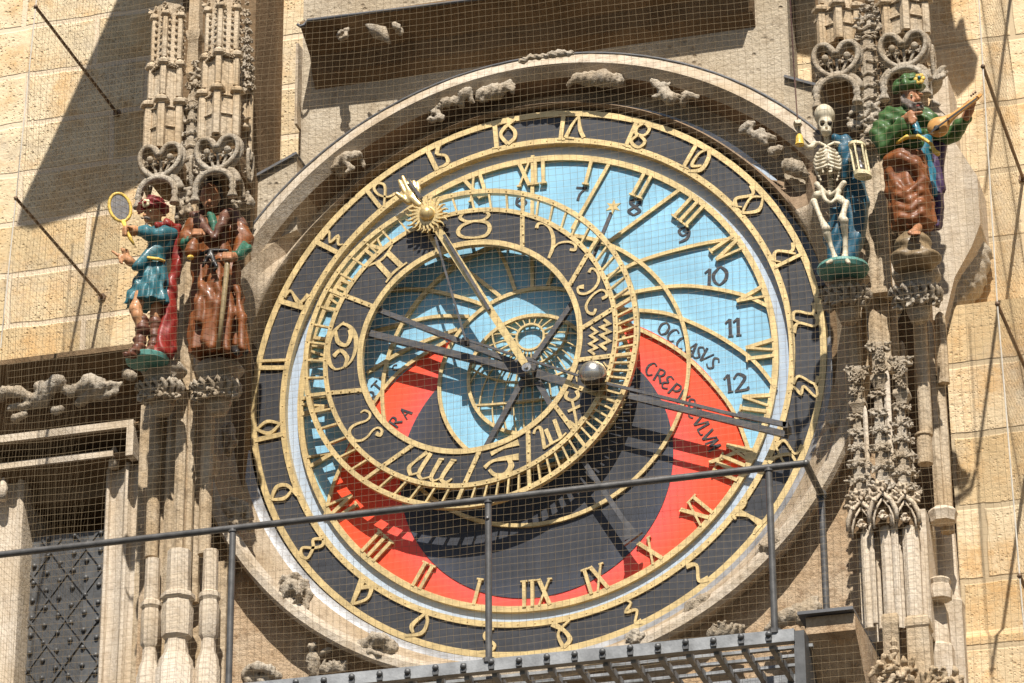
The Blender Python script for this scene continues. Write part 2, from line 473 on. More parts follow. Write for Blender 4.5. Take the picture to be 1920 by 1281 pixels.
# ---- painted arabic hour figures and words
INK_Y = YD-.022
def stroke_mesh(mb, strokes, fr, y, th, smooth=True, w2=1.0):
    e = 0
    for pts, w in strokes:
        q = fr(pts)
        W = w
        if smooth and len(q) > 2:
            q2 = spline(q, 5); W = lerp_w(w, len(q2)); q = q2
        elif hasattr(w, '__len__') and len(w) != len(q): W = lerp_w(w, len(q))
        W = [x*w2 for x in W] if hasattr(W, '__len__') else W*w2
        mb.ribbon(q, W, y-e, y+th); e += .0005
GL = {  # letters in a unit box, 0..1 high
 'O': [([(.5, 1), (.12, .75), (.12, .25), (.5, 0)], [.08, .2, .2, .08]), ([(.5, 1), (.88, .75), (.88, .25), (.5, 0)], [.08, .2, .2, .08])],
 'C': [([(.85, .85), (.5, 1), (.15, .72), (.13, .3), (.45, 0), (.85, .15)], [.14, .08, .2, .2, .1, .12])],
 'A': [([(.1, 0), (.5, 1)], .11), ([(.5, 1), (.9, 0)], .2), ([(.26, .36), (.74, .36)], .09)],
 'S': [([(.8, .85), (.5, 1), (.2, .8), (.45, .52), (.8, .3), (.55, .02), (.12, .14)], [.12, .1, .16, .2, .18, .1, .12])],
 'V': [([(.05, 1), (.48, 0)], .2), ([(.95, 1), (.5, 0)], .11)],
 'R': [([(.2, 0), (.2, 1)], .18), ([(.2, .95), (.7, .95), (.8, .7), (.6, .5), (.25, .5)], [.1, .12, .2, .12, .1]), ([(.45, .5), (.95, 0)], .18)],
 'E': [([(.8, .9), (.4, 1), (.2, .75), (.6, .53)], [.1, .1, .18, .1]), ([(.6, .53), (.15, .3), (.4, 0), (.85, .12)], [.1, .18, .1, .1])],
 'P': [([(.2, 0), (.2, 1)], .18), ([(.2, .95), (.7, .95), (.82, .68), (.6, .45), (.25, .45)], [.1, .12, .2, .12, .1])],
 'L': [([(.25, 1), (.25, 0)], .18), ([(.2, .05), (.8, .05), (.85, .2)], .1)],
 'M': [([(.08, 0), (.2, 1)], .13), ([(.2, 1), (.5, .2)], .18), ([(.5, .2), (.8, 1)], .1), ([(.8, 1), (.92, 0)], .18)],
 'T': [([(.5, 0), (.5, 1)], .18), ([(.05, .95), (.95, .95)], .12)],
 '1': [([(.5, 0), (.5, 1)], .2), ([(.2, .78), (.5, 1)], .12), ([(.35, .03), (.7, .03)], .08)],
 '2': [([(.12, .75), (.4, 1), (.82, .75), (.55, .4), (.12, .06)], [.12, .12, .2, .16, .1]), ([(.1, .06), (.9, .06), (.95, .2)], .14)],
 '0': [([(.5, 1), (.1, .6), (.2, .2), (.5, 0)], [.08, .2, .16, .08]), ([(.5, 1), (.88, .7), (.86, .3), (.5, 0)], [.1, .2, .2, .08])],
 '7': [([(.05, .92), (.95, .92)], .16), ([(.95, .95), (.5, .5), (.4, 0)], [.1, .16, .22])],
 '8': [([(.5, 1), (.15, .8), (.5, .52), (.9, .25), (.5, 0)], [.1, .2, .18, .2, .1]), ([(.5, 1), (.85, .78), (.5, .52), (.1, .25), (.5, 0)], [.1, .18, .14, .18, .1])],
 '9': [([(.55, 1), (.15, .75), (.45, .45), (.85, .6)], [.1, .2, .12, .1]), ([(.55, 1), (.92, .7), (.8, .25), (.25, 0)], [.1, .2, .2, .12])],
 '6': [([(.8, .95), (.3, .8), (.12, .35), (.5, 0)], [.12, .18, .2, .1]), ([(.2, .45), (.6, .58), (.88, .3), (.5, 0)], [.1, .14, .2, .1])],
}
def letter(mb, ch, px, py, hpx, angdeg, yy, wf=.8):
    c = Vector(XZ(px, py, yy)); h = hpx/345; a = R(angdeg); ca, sa = math.cos(a), math.sin(a)
    def fr(pts):
        out = []
        for x, z in pts:
            x = (x-.5)*h*wf; z = (z-.5)*h
            out.append((c.x+x*ca+z*sa, c.y-x*sa+z*ca))
        return out
    stroke_mesh(mb, [(p, [q*h*.9 for q in w] if hasattr(w, '__len__') else w*h*.9) for p, w in GL[ch]], fr, yy, .002)
for word, spec in (('hour_figure', [('7', 1088, 363, 27, 12)]), ('hour_figure', [('8', 1190, 388, 32, 8)]), ('hour_figure', [('9', 1281, 440, 30, 8)]),
    ('hour_figure', [('1', 1330, 521, 34, 4), ('0', 1350, 517, 36, 4)]), ('hour_figure', [('1', 1369, 615, 34, 0), ('1', 1384, 613, 34, 0)]),
    ('hour_figure', [('1', 1367, 719, 34, -4), ('2', 1388, 717, 34, -4)]), ('hour_figure', [('6', 977, 376, 28, -4)]),
    ('painted_word', [(c, x, y, 24, a) for c, x, y, a in (('O', 1245, 616, 28), ('C', 1262, 629, 34), ('C', 1279, 643, 38), ('A', 1298, 654, 40), ('S', 1310, 661, 44), ('V', 1323, 667, 50), ('S', 1337, 681, 54))]),
    ('painted_word', [(c, x, y, 24, a) for c, x, y, a in (('C', 1221, 692, 28), ('R', 1237, 704, 32), ('E', 1252, 717, 38), ('P', 1266, 731, 44), ('V', 1279, 745, 50), ('S', 1292, 758, 54), ('C', 1303, 773, 58), ('V', 1313, 790, 62), ('L', 1321, 804, 64), ('V', 1329, 818, 66), ('M', 1337, 834, 68))]),
    ('painted_word', [(c, x, y, 22, a) for c, x, y, a in (('O', 685, 755, -56), ('R', 699, 743, -50), ('T', 708, 725, -44), ('V', 724, 710, -40), ('S', 745, 693, -38))]),
    ('painted_word', [(c, x, y, 22, a) for c, x, y, a in (('O', 727, 808, -52), ('R', 741, 791, -50), ('A', 760, 774, -46))])):
    mb = MB()
    for a in spec: letter(mb, *a, YD-(.0115 if spec[0][1] in (1221, 727) else .0075))
    mb.build(word, M['ink'], dial)

# ---- twenty-four-hour ring
ring = MB(); ring.annulus(0, 0, 1.330, 1.485, 0, .05); ring = ring.build('hour_ring', M['black'], clock)
mb = MB(); mb.annulus(0, 0, 1.470, 1.502, -.010, .054); mb.build('gold_rim', M['gold'], ring)
mb = MB(); mb.annulus(0, 0, 1.314, 1.344, -.010, .054)
for i in range(96):
    a = 2*math.pi*i/96; mb.ball((1.329*math.cos(a), -.010, 1.329*math.sin(a)), .0045, 6, 4)
mb.build('gold_rim', M['gold'], ring)
Zb5 = frame(520, 0, .3021); Zb6 = frame(1000, 0, .3021); z3 = frame(440, 180, .2967); z5 = frame(460, 520, .3435)
z7 = frame(440, 840, .3442); z8 = frame(940, 840, .3443); r1 = frame(660, 260, .18735); r2 = frame(1290, 260, .2108); r3 = frame(1330, 540, .2809)
G24 = [
 (Zb5, .3021, [([(1350, 772), (1362, 918)], 30), ([(1318, 772), (1385, 766)], 10), ([(1335, 922), (1392, 914)], 10), ([(1480, 744), (1415, 792), (1388, 842), (1432, 896)], [12, 26, 22, 26]), ([(1432, 896), (1474, 858), (1472, 812), (1424, 772)], [26, 24, 24, 10])]),
 (Zb6, .3021, [([(190, 708), (170, 862)], 28), ([(160, 708), (218, 704)], 10), ([(148, 866), (198, 866)], 10), ([(285, 720), (240, 780), (202, 855)], [10, 20, 26]), ([(285, 720), (290, 800), (314, 856)], [10, 26, 26]), ([(200, 856), (255, 862)], 14)]),
 (Zb6, .3021, [([(640, 762), (578, 902)], 27), ([(612, 752), (668, 770)], 10), ([(556, 900), (606, 918)], 10), ([(690, 766), (722, 800), (690, 842), (640, 832), (648, 792), (690, 766)], [16, 22, 16, 22, 16, 16]), ([(655, 838), (694, 880), (660, 916), (622, 902), (612, 872), (655, 838)], [16, 22, 18, 24, 18, 16])]),
 (Zb6, .3021, [([(1012, 900), (935, 1034)], 26), ([(908, 1026), (965, 1050)], 10), ([(1088, 928), (1088, 985), (1042, 1055), (962, 1064)], [14, 28, 28, 16]), ([(1088, 928), (1030, 955), (985, 1028), (1045, 1030)], [14, 16, 22, 12])]),
 (r2, .2108, [([(562, 418), (574, 500), (430, 535), (425, 604)], [40, 26, 30, 44]), ([(425, 604), (480, 610)], 12), ([(668, 522), (560, 530), (482, 665)], [14, 22, 24]), ([(668, 522), (630, 640), (482, 665)], [14, 36, 22])]),
 (r2, .2108, [([(938, 928), (920, 1004), (785, 1005), (762, 1090)], [44, 26, 26, 46]), ([(762, 1088), (830, 1098)], 12), ([(800, 1000), (960, 1026)], 18), ([(1008, 1032), (776, 1146)], 34)]),
 (r3, .2809, [([(700, 100), (690, 172), (575, 158), (555, 218)], [38, 16, 18, 36]), ([(690, 172), (722, 202), (702, 256), (595, 236), (562, 300)], [16, 26, 16, 18, 38]), ([(560, 212), (600, 232)], 14)]),
 (r3, .2809, [([(730, 590), (702, 640), (600, 590), (558, 642)], [30, 14, 16, 30]), ([(700, 640), (724, 686), (708, 726), (632, 658), (612, 706), (565, 662), (552, 682)], [14, 24, 16, 16, 24, 12, 10])]),
 (r3, .2809, [([(622, 1050), (572, 1108), (502, 1020), (445, 1060)], [30, 14, 18, 28]), ([(445, 1060), (470, 1120), (502, 1172)], 14), ([(396, 1172), (450, 1128), (540, 1112), (582, 1170)], [34, 22, 20, 16])]),
 (z8, .3443, [([(1285, 352), (1350, 372), (1424, 420)], [46, 18, 44]), ([(1336, 292), (1312, 322), (1262, 362), (1278, 388)], [12, 24, 22, 12]), ([(1464, 368), (1438, 392), (1386, 450), (1378, 472)], [16, 22, 22, 12])]),
 (z8, .3443, [([(1008, 645), (1064, 640), (1076, 722), (1128, 712)], [34, 16, 18, 36])]),
 (z8, .3443, [([(684, 832), (706, 846), (682, 892), (738, 884), (730, 952), (765, 944)], [10, 12, 22, 14, 14, 34])]),
 (z8, .3443, [([(372, 938), (310, 1010), (340, 1088)], [12, 14, 24]), ([(340, 1088), (374, 1045), (345, 998), (278, 958)], [20, 26, 20, 34])]),
 (z7, .3442, [([(1412, 984), (1370, 1006), (1366, 1036), (1416, 1072), (1396, 1104), (1330, 1112)], [12, 18, 22, 16, 18, 12])]),
 (z7, .3442, [([(1042, 900), (968, 965), (972, 1008)], [14, 26, 14]), ([(1042, 900), (1050, 950), (1018, 1010), (930, 1024)], [14, 18, 22, 14])]),
 (z7, .3442, [([(698, 716), (640, 850)], [40, 20]), ([(640, 852), (722, 822), (744, 758), (688, 764)], [16, 16, 28, 18])]),
 (z7, .3442, [([(486, 496), (430, 500), (428, 545), (398, 600), (364, 585), (370, 545), (430, 545), (478, 532), (486, 496)], [18, 16, 18, 16, 20, 14, 16, 18, 18])]),
 (z7, .3442, [([(198, 282), (230, 214), (288, 206), (342, 262)], [18, 24, 20, 14]), ([(198, 282), (270, 276), (312, 232)], [14, 22, 12])]),
 (z5, .3435, [([(62, 832), (120, 788), (192, 800)], [14, 20, 14]), ([(192, 800), (132, 852), (62, 832)], [14, 22, 14]), ([(52, 892), (210, 856)], 28)]),
 (z5, .3435, [([(75, 458), (225, 452)], 16), ([(72, 495), (225, 495)], 26), ([(78, 450), (78, 500)], 12)]),
 (z5, .3435, [([(188, 130), (318, 168)], 30), ([(212, 108), (250, 76), (290, 142), (346, 95)], [26, 14, 14, 28]), ([(250, 76), (312, 150)], 10)]),
 (z3, .2967, [([(520, 925), (648, 990)], 32), ([(545, 905), (596, 858), (602, 925), (652, 888), (655, 938), (686, 938)], [26, 14, 14, 24, 14, 10])]),
 (r1, .18735, [([(150, 520), (285, 690)], 44), ([(434, 552), (360, 586), (268, 562), (222, 500), (262, 450), (325, 468), (332, 560), (318, 690)], [34, 18, 24, 30, 22, 28, 26, 22])]),
 (r1, .18735, [([(755, 118), (852, 318)], 50), ([(928, 48), (872, 72), (850, 160)], [16, 44, 44]), ([(848, 162), (935, 172), (962, 230), (932, 268), (870, 292)], [20, 30, 42, 34, 16])]),
]
for fr, sc, st in G24:
    mb = MB()
    conv = lambda pts, fr=fr: [XZ(a, b_, -.008) for a, b_ in fr(pts)]
    stroke_mesh(mb, [(p, [q*sc/375 for q in w_] if hasattr(w_, '__len__') else w_*sc/375) for p, w_ in st], conv, -.012, .016)
    mb.build('numeral', M['gold'], ring)

# ---- zodiac ring
YZ = -.125
zcx, zcz = -.299, .153
zod = MB(); zod.annulus(zcx, zcz, .580, .765, YZ, YZ+.02); zod = zod.build('zodiac_ring', M['black'], clock)
mb = MB()
mb.annulus(zcx, zcz, .564, .592, YZ-.008, YZ+.024); mb.build('gold_rim', M['gold'], zod)
rimB = MB(); rimB.annulus(zcx, zcz, .750, .774, YZ-.008, YZ+.024)
rimC = MB(); rimC.annulus(zcx, zcz, .856, .882, YZ-.008, YZ+.024)
DIV = [((980, 375), (980, 455)), ((1106.7, 470), (1065, 541.7)), ((1162, 572), (1091, 617)), ((1155, 667), (1085, 676)), ((1110, 736.6), (1063.8, 719.6)),
       ((1079.6, 813.6), (1039, 758)), ((992, 880), (991, 805)), ((869, 914), (902, 842)), ((715, 877), (777, 834)), ((609.5, 738.5), (685.6, 731.7)), ((618, 544), (699, 575)), ((782, 398), (823, 472))]
def on_circle(p, q, rad):
    p = Vector(p)-Vector((zcx, zcz)); q = Vector(q)-Vector((zcx, zcz)); d = (p-q).normalized()
    b_ = q.dot(d); c = q.length_squared-rad*rad; t_ = -b_+math.sqrt(max(0, b_*b_-c)); return q+d*t_
angs = []
for a, b_ in DIV:
    P1, P2 = XZ(*a, YZ), XZ(*b_, YZ)
    row = []
    for rad in (.592, .752, .775, .856):
        v = on_circle(P1, P2, rad); row.append(math.atan2(v.x, v.y))
    angs.append(row)
angs = np.unwrap(np.array(angs), axis=0)
full = np.vstack([angs, angs[:2]+2*np.pi]); full = np.vstack([angs[-1:]-2*np.pi, full])
zp = lambda a, rad: (zcx+rad*math.sin(a), zcz+rad*math.cos(a))
for i in range(12):
    a0, a1 = full[i+1][0], full[i+1][1]
    mb = MB(); mb.ribbon([zp(a0, .590), zp(a1, .752)], .023, YZ-.007, YZ+.001)
    for q in range(4):
        pt = Vector(zp(a0, .61))*(1-q/3)+Vector(zp(a1, .74))*(q/3); mb.ball((pt.x, YZ-.008, pt.y), .0055, 6, 4)
    mb.build('divider', M['gold'], zod)
    for j in range(6):
        f = j/6
        cr = lambda c: float(.5*((2*full[i+1][c])+(full[i+2][c]-full[i][c])*f+(2*full[i][c]-5*full[i+1][c]+4*full[i+2][c]-full[i+3][c])*f*f+(3*full[i+1][c]-full[i][c]-3*full[i+2][c]+full[i+3][c])*f**3)) if i+3 < len(full) else float(full[i+1][c]*(1-f)+full[i+2][c]*f)
        b0, b1 = cr(2), cr(3)
        mb = MB(); mb.ribbon([zp(b0, .770), zp(b1, .860)], .018 if j == 0 else .010, YZ-.004, YZ+.016); mb.build('rung', M['gold'], zod)
        for rad, an, m_ in ((.762, b0, rimB), (.869, b1, rimC)):
            pt = zp(an, rad); m_.ball((pt[0], YZ-.008, pt[1]), .0055, 6, 4)
rimB.build('gold_rim', M['gold'], zod); rimC.build('gold_rim', M['gold'], zod)
R4 = frame(1000, 400, .2497); R5 = frame(860, 560, .2264); LZ = frame(590, 680, .1951); R6 = frame(590, 360, .312)
SIGN = [
 (R4, .2497, [([(25, 112), (38, 80), (82, 78), (128, 118), (150, 190), (145, 262), (116, 336)], [30, 22, 18, 24, 32, 30, 22]), ([(140, 275), (188, 228), (255, 215), (312, 232), (314, 272), (275, 272)], [12, 14, 16, 22, 26, 22])]),
 (R4, .2497, [([(418, 445), (438, 415), (480, 440), (492, 500), (462, 560), (400, 602), (345, 600), (336, 560), (380, 552)], [26, 16, 22, 22, 22, 20, 18, 18, 40]), ([(515, 642), (552, 620), (540, 585), (498, 580), (440, 622), (398, 690), (408, 740), (450, 756), (470, 718)], [26, 24, 18, 16, 18, 20, 20, 24, 20])]),
 (R4, .2497, [([(432, 856), (478, 890), (430, 920), (476, 950), (424, 980), (475, 1010), (424, 1034), (462, 1062)], 20), ([(530, 798), (572, 830), (510, 855), (572, 890), (508, 916), (572, 960), (504, 990), (550, 1026)], 22)]),
 (R4, .2497, [([(338, 1180), (324, 1220), (328, 1265)], [8, 16, 6]), ([(528, 1118), (556, 1150), (590, 1140)], [8, 18, 8])]),
 (R5, .2264, [([(900, 768), (888, 818), (940, 842), (990, 810), (975, 762)], [34, 28, 24, 28, 34]), ([(940, 842), (980, 1042)], 22), ([(905, 936), (1012, 886)], 24), ([(918, 1012), (976, 1052), (1025, 980)], [12, 30, 12])]),
 (R5, .2264, [([(622, 1120), (640, 1078), (682, 1082), (712, 1244)], [24, 18, 30, 30]), ([(722, 1082), (772, 1200)], 34), ([(792, 1002), (848, 1156)], 34), ([(706, 1244), (772, 1200), (842, 1160), (892, 1112)], [14, 18, 18, 12])]),
 (z5, .3435, [([(1492, 902), (1410, 930), (1340, 965)], [38, 16, 26]), ([(1492, 980), (1360, 1000), (1306, 1040)], [40, 16, 24]), ([(1432, 985), (1452, 1030), (1415, 1078), (1362, 1078), (1332, 1050)], [16, 34, 26, 22, 18])]),
 (LZ, .1951, [([(1082, 860), (960, 955), (908, 1012), (922, 1082)], [42, 26, 44, 34]), ([(1118, 872), (1002, 1060), (1032, 1122)], [44, 40, 24]), ([(1212, 930), (1122, 1098), (1152, 1142)], [46, 40, 24]), ([(1332, 940), (1222, 1108), (1262, 1152), (1322, 1116)], [48, 40, 28, 14]), ([(922, 1080), (1002, 1060)], 16), ([(1032, 1120), (1122, 1098)], 16), ([(1152, 1140), (1222, 1108)], 14), ([(1195, 928), (1245, 932)], 18), ([(1310, 936), (1365, 944)], 18)]),
 (LZ, .1951, [([(442, 482), (480, 460), (526, 482), (530, 525), (488, 562), (400, 592), (346, 632), (338, 690), (388, 745), (450, 748), (512, 708), (560, 650), (610, 626), (648, 655), (630, 697), (590, 680)], [14, 20, 24, 24, 20, 26, 30, 32, 26, 24, 22, 20, 20, 26, 34, 44])]),
 (z5, .3435, [([(540, 245), (482, 300), (450, 380), (458, 462), (492, 502), (540, 490)], [10, 22, 32, 26, 12, 10]), ([(540, 490), (556, 440), (520, 400), (482, 432)], [14, 26, 20, 26]), ([(545, 492), (588, 440), (606, 350), (582, 282), (532, 256), (494, 292)], [8, 16, 28, 24, 12, 12]), ([(494, 292), (505, 350), (550, 372), (576, 325), (566, 288)], [14, 26, 20, 26, 14])]),
 (R6, .312, [([(322, 445), (410, 400), (468, 318)], [10, 18, 10]), ([(428, 545), (480, 480), (556, 424)], [10, 18, 10]), ([(376, 425), (452, 508)], 34), ([(440, 366), (520, 444)], 34)]),
 (z3, .2967, [([(1515, 790), (1440, 818), (1412, 860), (1440, 890), (1510, 896), (1584, 882), (1612, 840), (1592, 800), (1515, 790)], [14, 22, 28, 20, 12, 22, 28, 22, 14]), ([(1452, 735), (1425, 770), (1462, 792), (1515, 792), (1570, 784), (1606, 755), (1588, 732), (1572, 738)], [12, 24, 16, 14, 16, 24, 14, 10])]),
]
for fr, sc, st in SIGN:
    mb = MB()
    conv = lambda pts, fr=fr: [XZ(a, b_, YZ-.004) for a, b_ in fr(pts)]
    stroke_mesh(mb, [(p, [q*sc/375 for q in w_] if hasattr(w_, '__len__') else w_*sc/375) for p, w_ in st], conv, YZ-.006, .008, smooth=(fr is not R4 or len(st[0][0]) != 8))
    mb.build('zodiac_sign', M['gold'], zod)

# ---- hands and arms
def bar_px(mb, a, b, wa, wb, y0, y1):
    mb.ribbon([XZ(*a, y0), XZ(*b, y0)], [wa/350, wb/350], y0, y1)
arm = MB(); ya = YZ+.027
bar_px(arm, (690, 573), (972, 682), 9, 10, ya, ya+.03); bar_px(arm, (672, 619), (978, 694), 12, 13, ya-.001, ya+.03)
bar_px(arm, (1092, 540), (1000, 672), 9, 9, ya+.001, ya+.03); bar_px(arm, (908, 842), (980, 712), 9, 10, ya+.0005, ya+.03)
bar_px(arm, (1000, 698), (1140, 741), 16, 12, ya-.0015, ya+.03); bar_px(arm, (1008, 715), (1036, 766), 12, 9, ya-.0005, ya+.03)
hub = Vector(XZ(988, 692, ya))
arm.disc(hub.x, hub.y, .055, ya-.03, YD-.03, 24)
arm.build('ring_arm', M['greyarm'], zod)
mb = MB(); hc = U(988, 690, YZ-.04); mb.disc(hc.x, hc.z, .024, YZ-.052, YZ, 20); mb.disc(hc.x, hc.z, .011, YZ-.066, YZ-.05, 12); mb.build('axle', M['silver'], clock)
# star hand
star = MB(); ys = -.075
bar_px(star, (1146, 398), (1084, 548), 6, 7, ys, ys+.012); star = star.build('star_hand', M['greyarm'], clock)
sc_ = Vector(XZ(1150, 388, ys-.01)); mb = MB(); pl = []
for i in range(12):
    a = R(30*i+8); rr = .042 if i % 2 == 0 else .018; pl.append((sc_.x+rr*math.sin(a), sc_.y+rr*math.cos(a)))
mb.prism(pl, ys-.014, ys-.002); mb.build('star', M['goldb'], star)
# sun hand
sun = MB(); yh = YZ-.04
bar_px(sun, (984, 682), (808, 410), 13, 15, yh-.012, yh+.004)
sun = sun.build('sun_hand', M['goldb'], clock)
mb = MB(); bar_px(mb, (832, 440), (917, 580), 5.5, 5.5, yh-.03, yh-.016); bar_px(mb, (816, 444), (873, 638), 4, 3.5, yh-.022, yh-.014)
mb.build('guide_rod', M['greyarm'], sun)
sp = U(801, 401, -.20); ray = MB(); rnd = random.Random(4)
for L in (0, 1):
    for i in range(22):
        a = 2*math.pi*(i+.5*L)/22; ln = (.112 if L == 0 else .092)*(1+rnd.uniform(-.08, .08)); pts = []
        for j in range(7):
            f = j/6; r_ = .03+f*(ln-.03); o = .010*math.sin(f*6.3+L)*f
            pts.append((sp.x+r_*math.sin(a)+o*math.cos(a), sp.z+r_*math.cos(a)-o*math.sin(a)))
        ray.ribbon(pts, list(np.linspace(.019, .003, 7)), -.198+.010*L-.0004*(i % 3), -.186+.010*L)
ray.build('sun_ray', M['goldb'], sun)
mb = MB(); mb.ball((sp.x, -.198, sp.z), .041, 28, 16); mb.build('sun_face', M['goldb'], sun, True)
g = SDF((sp.x-.22, -.27, sp.z+.02), (sp.x+.05, -.12, sp.z+.26), .0035)
H = lambda a, b_, y: np.array(U(*r1([(a, b_)])[0], y))
yq = -.185
g.ell((H(590, 600, yq)+H(560, 530, yq))/2, (.030, .014, .042), .01, Matrix.Rotation(R(20), 3, 'Y'))
for pts in ([(545, 560), (500, 480), (475, 425)], [(575, 540), (535, 450), (508, 385)], [(610, 555), (595, 490), (575, 430)], [(630, 560), (625, 490), (618, 432)], [(650, 580), (665, 510), (655, 448)]):
    g.path([H(*q, yq+.004*i) for i, q in enumerate(pts)], [.0135, .0125, .0095], .006)
g.path([H(570, 640, yq), H(500, 590, yq-.01), H(448, 552, yq-.015)], [.016, .0135, .010], .008)
g.path([H(600, 600, yq), H(680, 670, yq)], [.024, .020], .01)
g.build('pointing_hand', M['goldb'], sun)
mb = MB(); a, b_ = r1([(556, 398)])[0], r1([(690, 596)])[0]
bar_px(mb, a, b_, 4, 7, yq-.028, yq-.016); mb.build('hand_shade_strip', M['greyarm'], sun)  # dark strip laid in for the shaded gap across the hand
# counterweight of the sun hand
cw = MB(); yc = ya+.012
bar_px(cw, (1060, 815), (1176, 985), 9, 9, yc, yc+.02)
P1, P2 = XZ(1169, 1021, yc), XZ(1203, 996, yc)
cw.ribbon([XZ(1174, 980, yc), XZ(1184, 1008, yc)], [.03, .075], yc-.001, yc+.02); cw.ribbon([P1, P2], .012, yc-.002, yc+.02)
cw.build('counterweight_bar', M['greyarm'], sun)
# moon hand
moon = MB(); ym = -.17
bar_px(moon, (866, 634), (1085, 704), 4, 4, ym, ym+.012); bar_px(moon, (1135, 718), (1384, 779), 5, 6, ym-.0005, ym+.012)
bar_px(moon, (1382, 776), (1474, 796), 9, 9, ym-.002, ym+.014)
bar_px(moon, (1164, 738), (1478, 815), 11, 11, ya+.002, ya+.024)
moon.tube([U(872, 640, ym-.008), U(872, 640, ya)], .022, 10)
e1 = XZ(1472, 796, ym); moon.box(e1[0]-.012, e1[0]+.014, ym-.002, ya+.02, e1[1]-.018, e1[1]+.016)
moon = moon.build('moon_hand', M['greyarm'], clock)
mc = U(1112, 702, -.205)
for nm_, mt_, pr_ in (('moon_ball', 'silver', (0, math.pi*.53)), ('moon_black_half', 'ballblack', (math.pi*.53, math.pi))):  # silvered half and black-painted half of the moon ball
    mb = MB(); mb.ball((0, 0, 0), .0685, 32, 14, part=pr_); rt_ = Matrix.Rotation(R(44), 3, 'X')
    mb.v = [tuple(rt_ @ Vector(q)+mc) for q in mb.v]; mb.build(nm_, M[mt_], moon, True)

mb = MB(); p1, p2 = U(1538, 516, -.03), U(1556, 538, -.03)
mb.box(p1.x-.015, p1.x+.02, -.035, .08, p2.z+.01, p1.z); mb.tube([p1, p2, U(1558, 528, .02)], .008, 6); mb.build('ring_clamp', M['greyarm'], clock)
# ------------------------------------------------------------------ stone
M['ashlar'] = None
def ashlar(name, ca, cb, cd, row, width, pit, mort, off=(0, 0)):
    m, t, b = newmat(name); P = geopos(t)
    sep = nd(t, 'ShaderNodeSeparateXYZ'); t.links.new(P, sep.inputs[0])
    cmb = nd(t, 'ShaderNodeCombineXYZ')
    jx = math_(t, 'ADD', sep.outputs['X'], math_(t, 'MULTIPLY', noise(t, 2.2, 3, .6, P), .05))
    jz = math_(t, 'ADD', sep.outputs['Z'], math_(t, 'MULTIPLY', noise(t, 2.9, 3, .6, P), .04))
    t.links.new(math_(t, 'ADD', jx, off[0]), cmb.inputs[0]); t.links.new(math_(t, 'ADD', jz, off[1]), cmb.inputs[1])
    br = nd(t, 'ShaderNodeTexBrick'); t.links.new(cmb.outputs[0], br.inputs['Vector'])
    br.inputs['Scale'].default_value = 1; br.inputs['Brick Width'].default_value = width; br.inputs['Row Height'].default_value = row
    br.inputs['Mortar Size'].default_value = .019; br.inputs['Mortar Smooth'].default_value = .4; br.inputs['Bias'].default_value = 0
    br.inputs['Color1'].default_value = (0, 0, 0, 1); br.inputs['Color2'].default_value = (1, 1, 1, 1); br.inputs['Mortar'].default_value = (.5, .5, .5, 1)
    br.offset = .43; br.squash = 1.35; br.squash_frequency = 3
    big = noise(t, 1.7, 5, .6, P); fine = noise(t, 55, 6, .7, P); mid = noise(t, 13, 6, .65, P)
    tone = math_(t, 'ADD', math_(t, 'MULTIPLY', br.outputs['Color'], .5), math_(t, 'MULTIPLY', big, .6))
    c = ramp(t, tone, [(.25, ca), (.65, cb)])
    c = mix(t, math_(t, 'MULTIPLY', ramp(t, noise(t, 3.4, 6, .7, P), [(.47, (0, 0, 0)), (.64, (1, 1, 1))]), .7), c, (.56, .33, .13))
    c = mix(t, math_(t, 'MULTIPLY', ramp(t, noise(t, 2.1, 7, .72, P), [(.52, (0, 0, 0)), (.66, (1, 1, 1))]), .65), c, (.40, .34, .26))
    c = mix(t, math_(t, 'MULTIPLY', ramp(t, mid, [(.48, (0, 0, 0)), (.75, (1, 1, 1))]), .35), c, cd)
    v = nd(t, 'ShaderNodeTexVoronoi'); v.inputs['Scale'].default_value = 26; t.links.new(P, v.inputs['Vector'])
    msk = ramp(t, noise(t, 5, 3, .6, P), [(.38, (0, 0, 0)), (.56, (1, 1, 1))])
    v2 = nd(t, 'ShaderNodeTexVoronoi'); v2.inputs['Scale'].default_value = 60; t.links.new(P, v2.inputs['Vector'])
    pk = math_(t, 'MULTIPLY', math_(t, 'MAXIMUM', ramp(t, v.outputs['Distance'], [(.12, (1, 1, 1)), (.26, (0, 0, 0))]), ramp(t, v2.outputs['Distance'], [(.16, (1, 1, 1)), (.30, (0, 0, 0))])), msk)
    c = mix(t, math_(t, 'MULTIPLY', pk, pit), c, cd)
    fm = br.outputs['Fac']
    c = mix(t, math_(t, 'MULTIPLY', fm, .85), c, mort)
    t.links.new(c, b.inputs['Base Color']); b.inputs['Roughness'].default_value = .92; b.inputs['Specular IOR Level'].default_value = .2
    h = math_(t, 'SUBTRACT', math_(t, 'ADD', math_(t, 'MULTIPLY', mid, .9), math_(t, 'MULTIPLY', fine, .5)), math_(t, 'MULTIPLY', pk, 2.2*pit))
    h = math_(t, 'MULTIPLY', h, math_(t, 'SUBTRACT', 1.0, math_(t, 'MULTIPLY', fm, .8)))
    bump(t, b, math_(t, 'ADD', h, math_(t, 'MULTIPLY', br.outputs['Color'], .1)), .6, .016)
    return m
M['ashlar'] = ashlar('pitted_ashlar', (.50, .37, .20), (.66, .54, .36), (.24, .15, .065),   .31, .72, .38, (.62, .50, .36), (.1, .07))
M['ashlar2'] = ashlar('smooth_ashlar', (.54, .39, .21), (.68, .54, .35), (.34, .21, .09), .38, .95, .2, (.46, .36, .23), (.35, .12))
M['rough'] = stone('rough_render', (.41, .335, .235), (.50, .43, .33), (.15, .10, .055), 2.2, 1.0, .45, .5)
M['mould'] = stone('moulding_stone', (.41, .32, .215), (.53, .46, .37), (.17, .115, .07), 3.4, .6, .7)
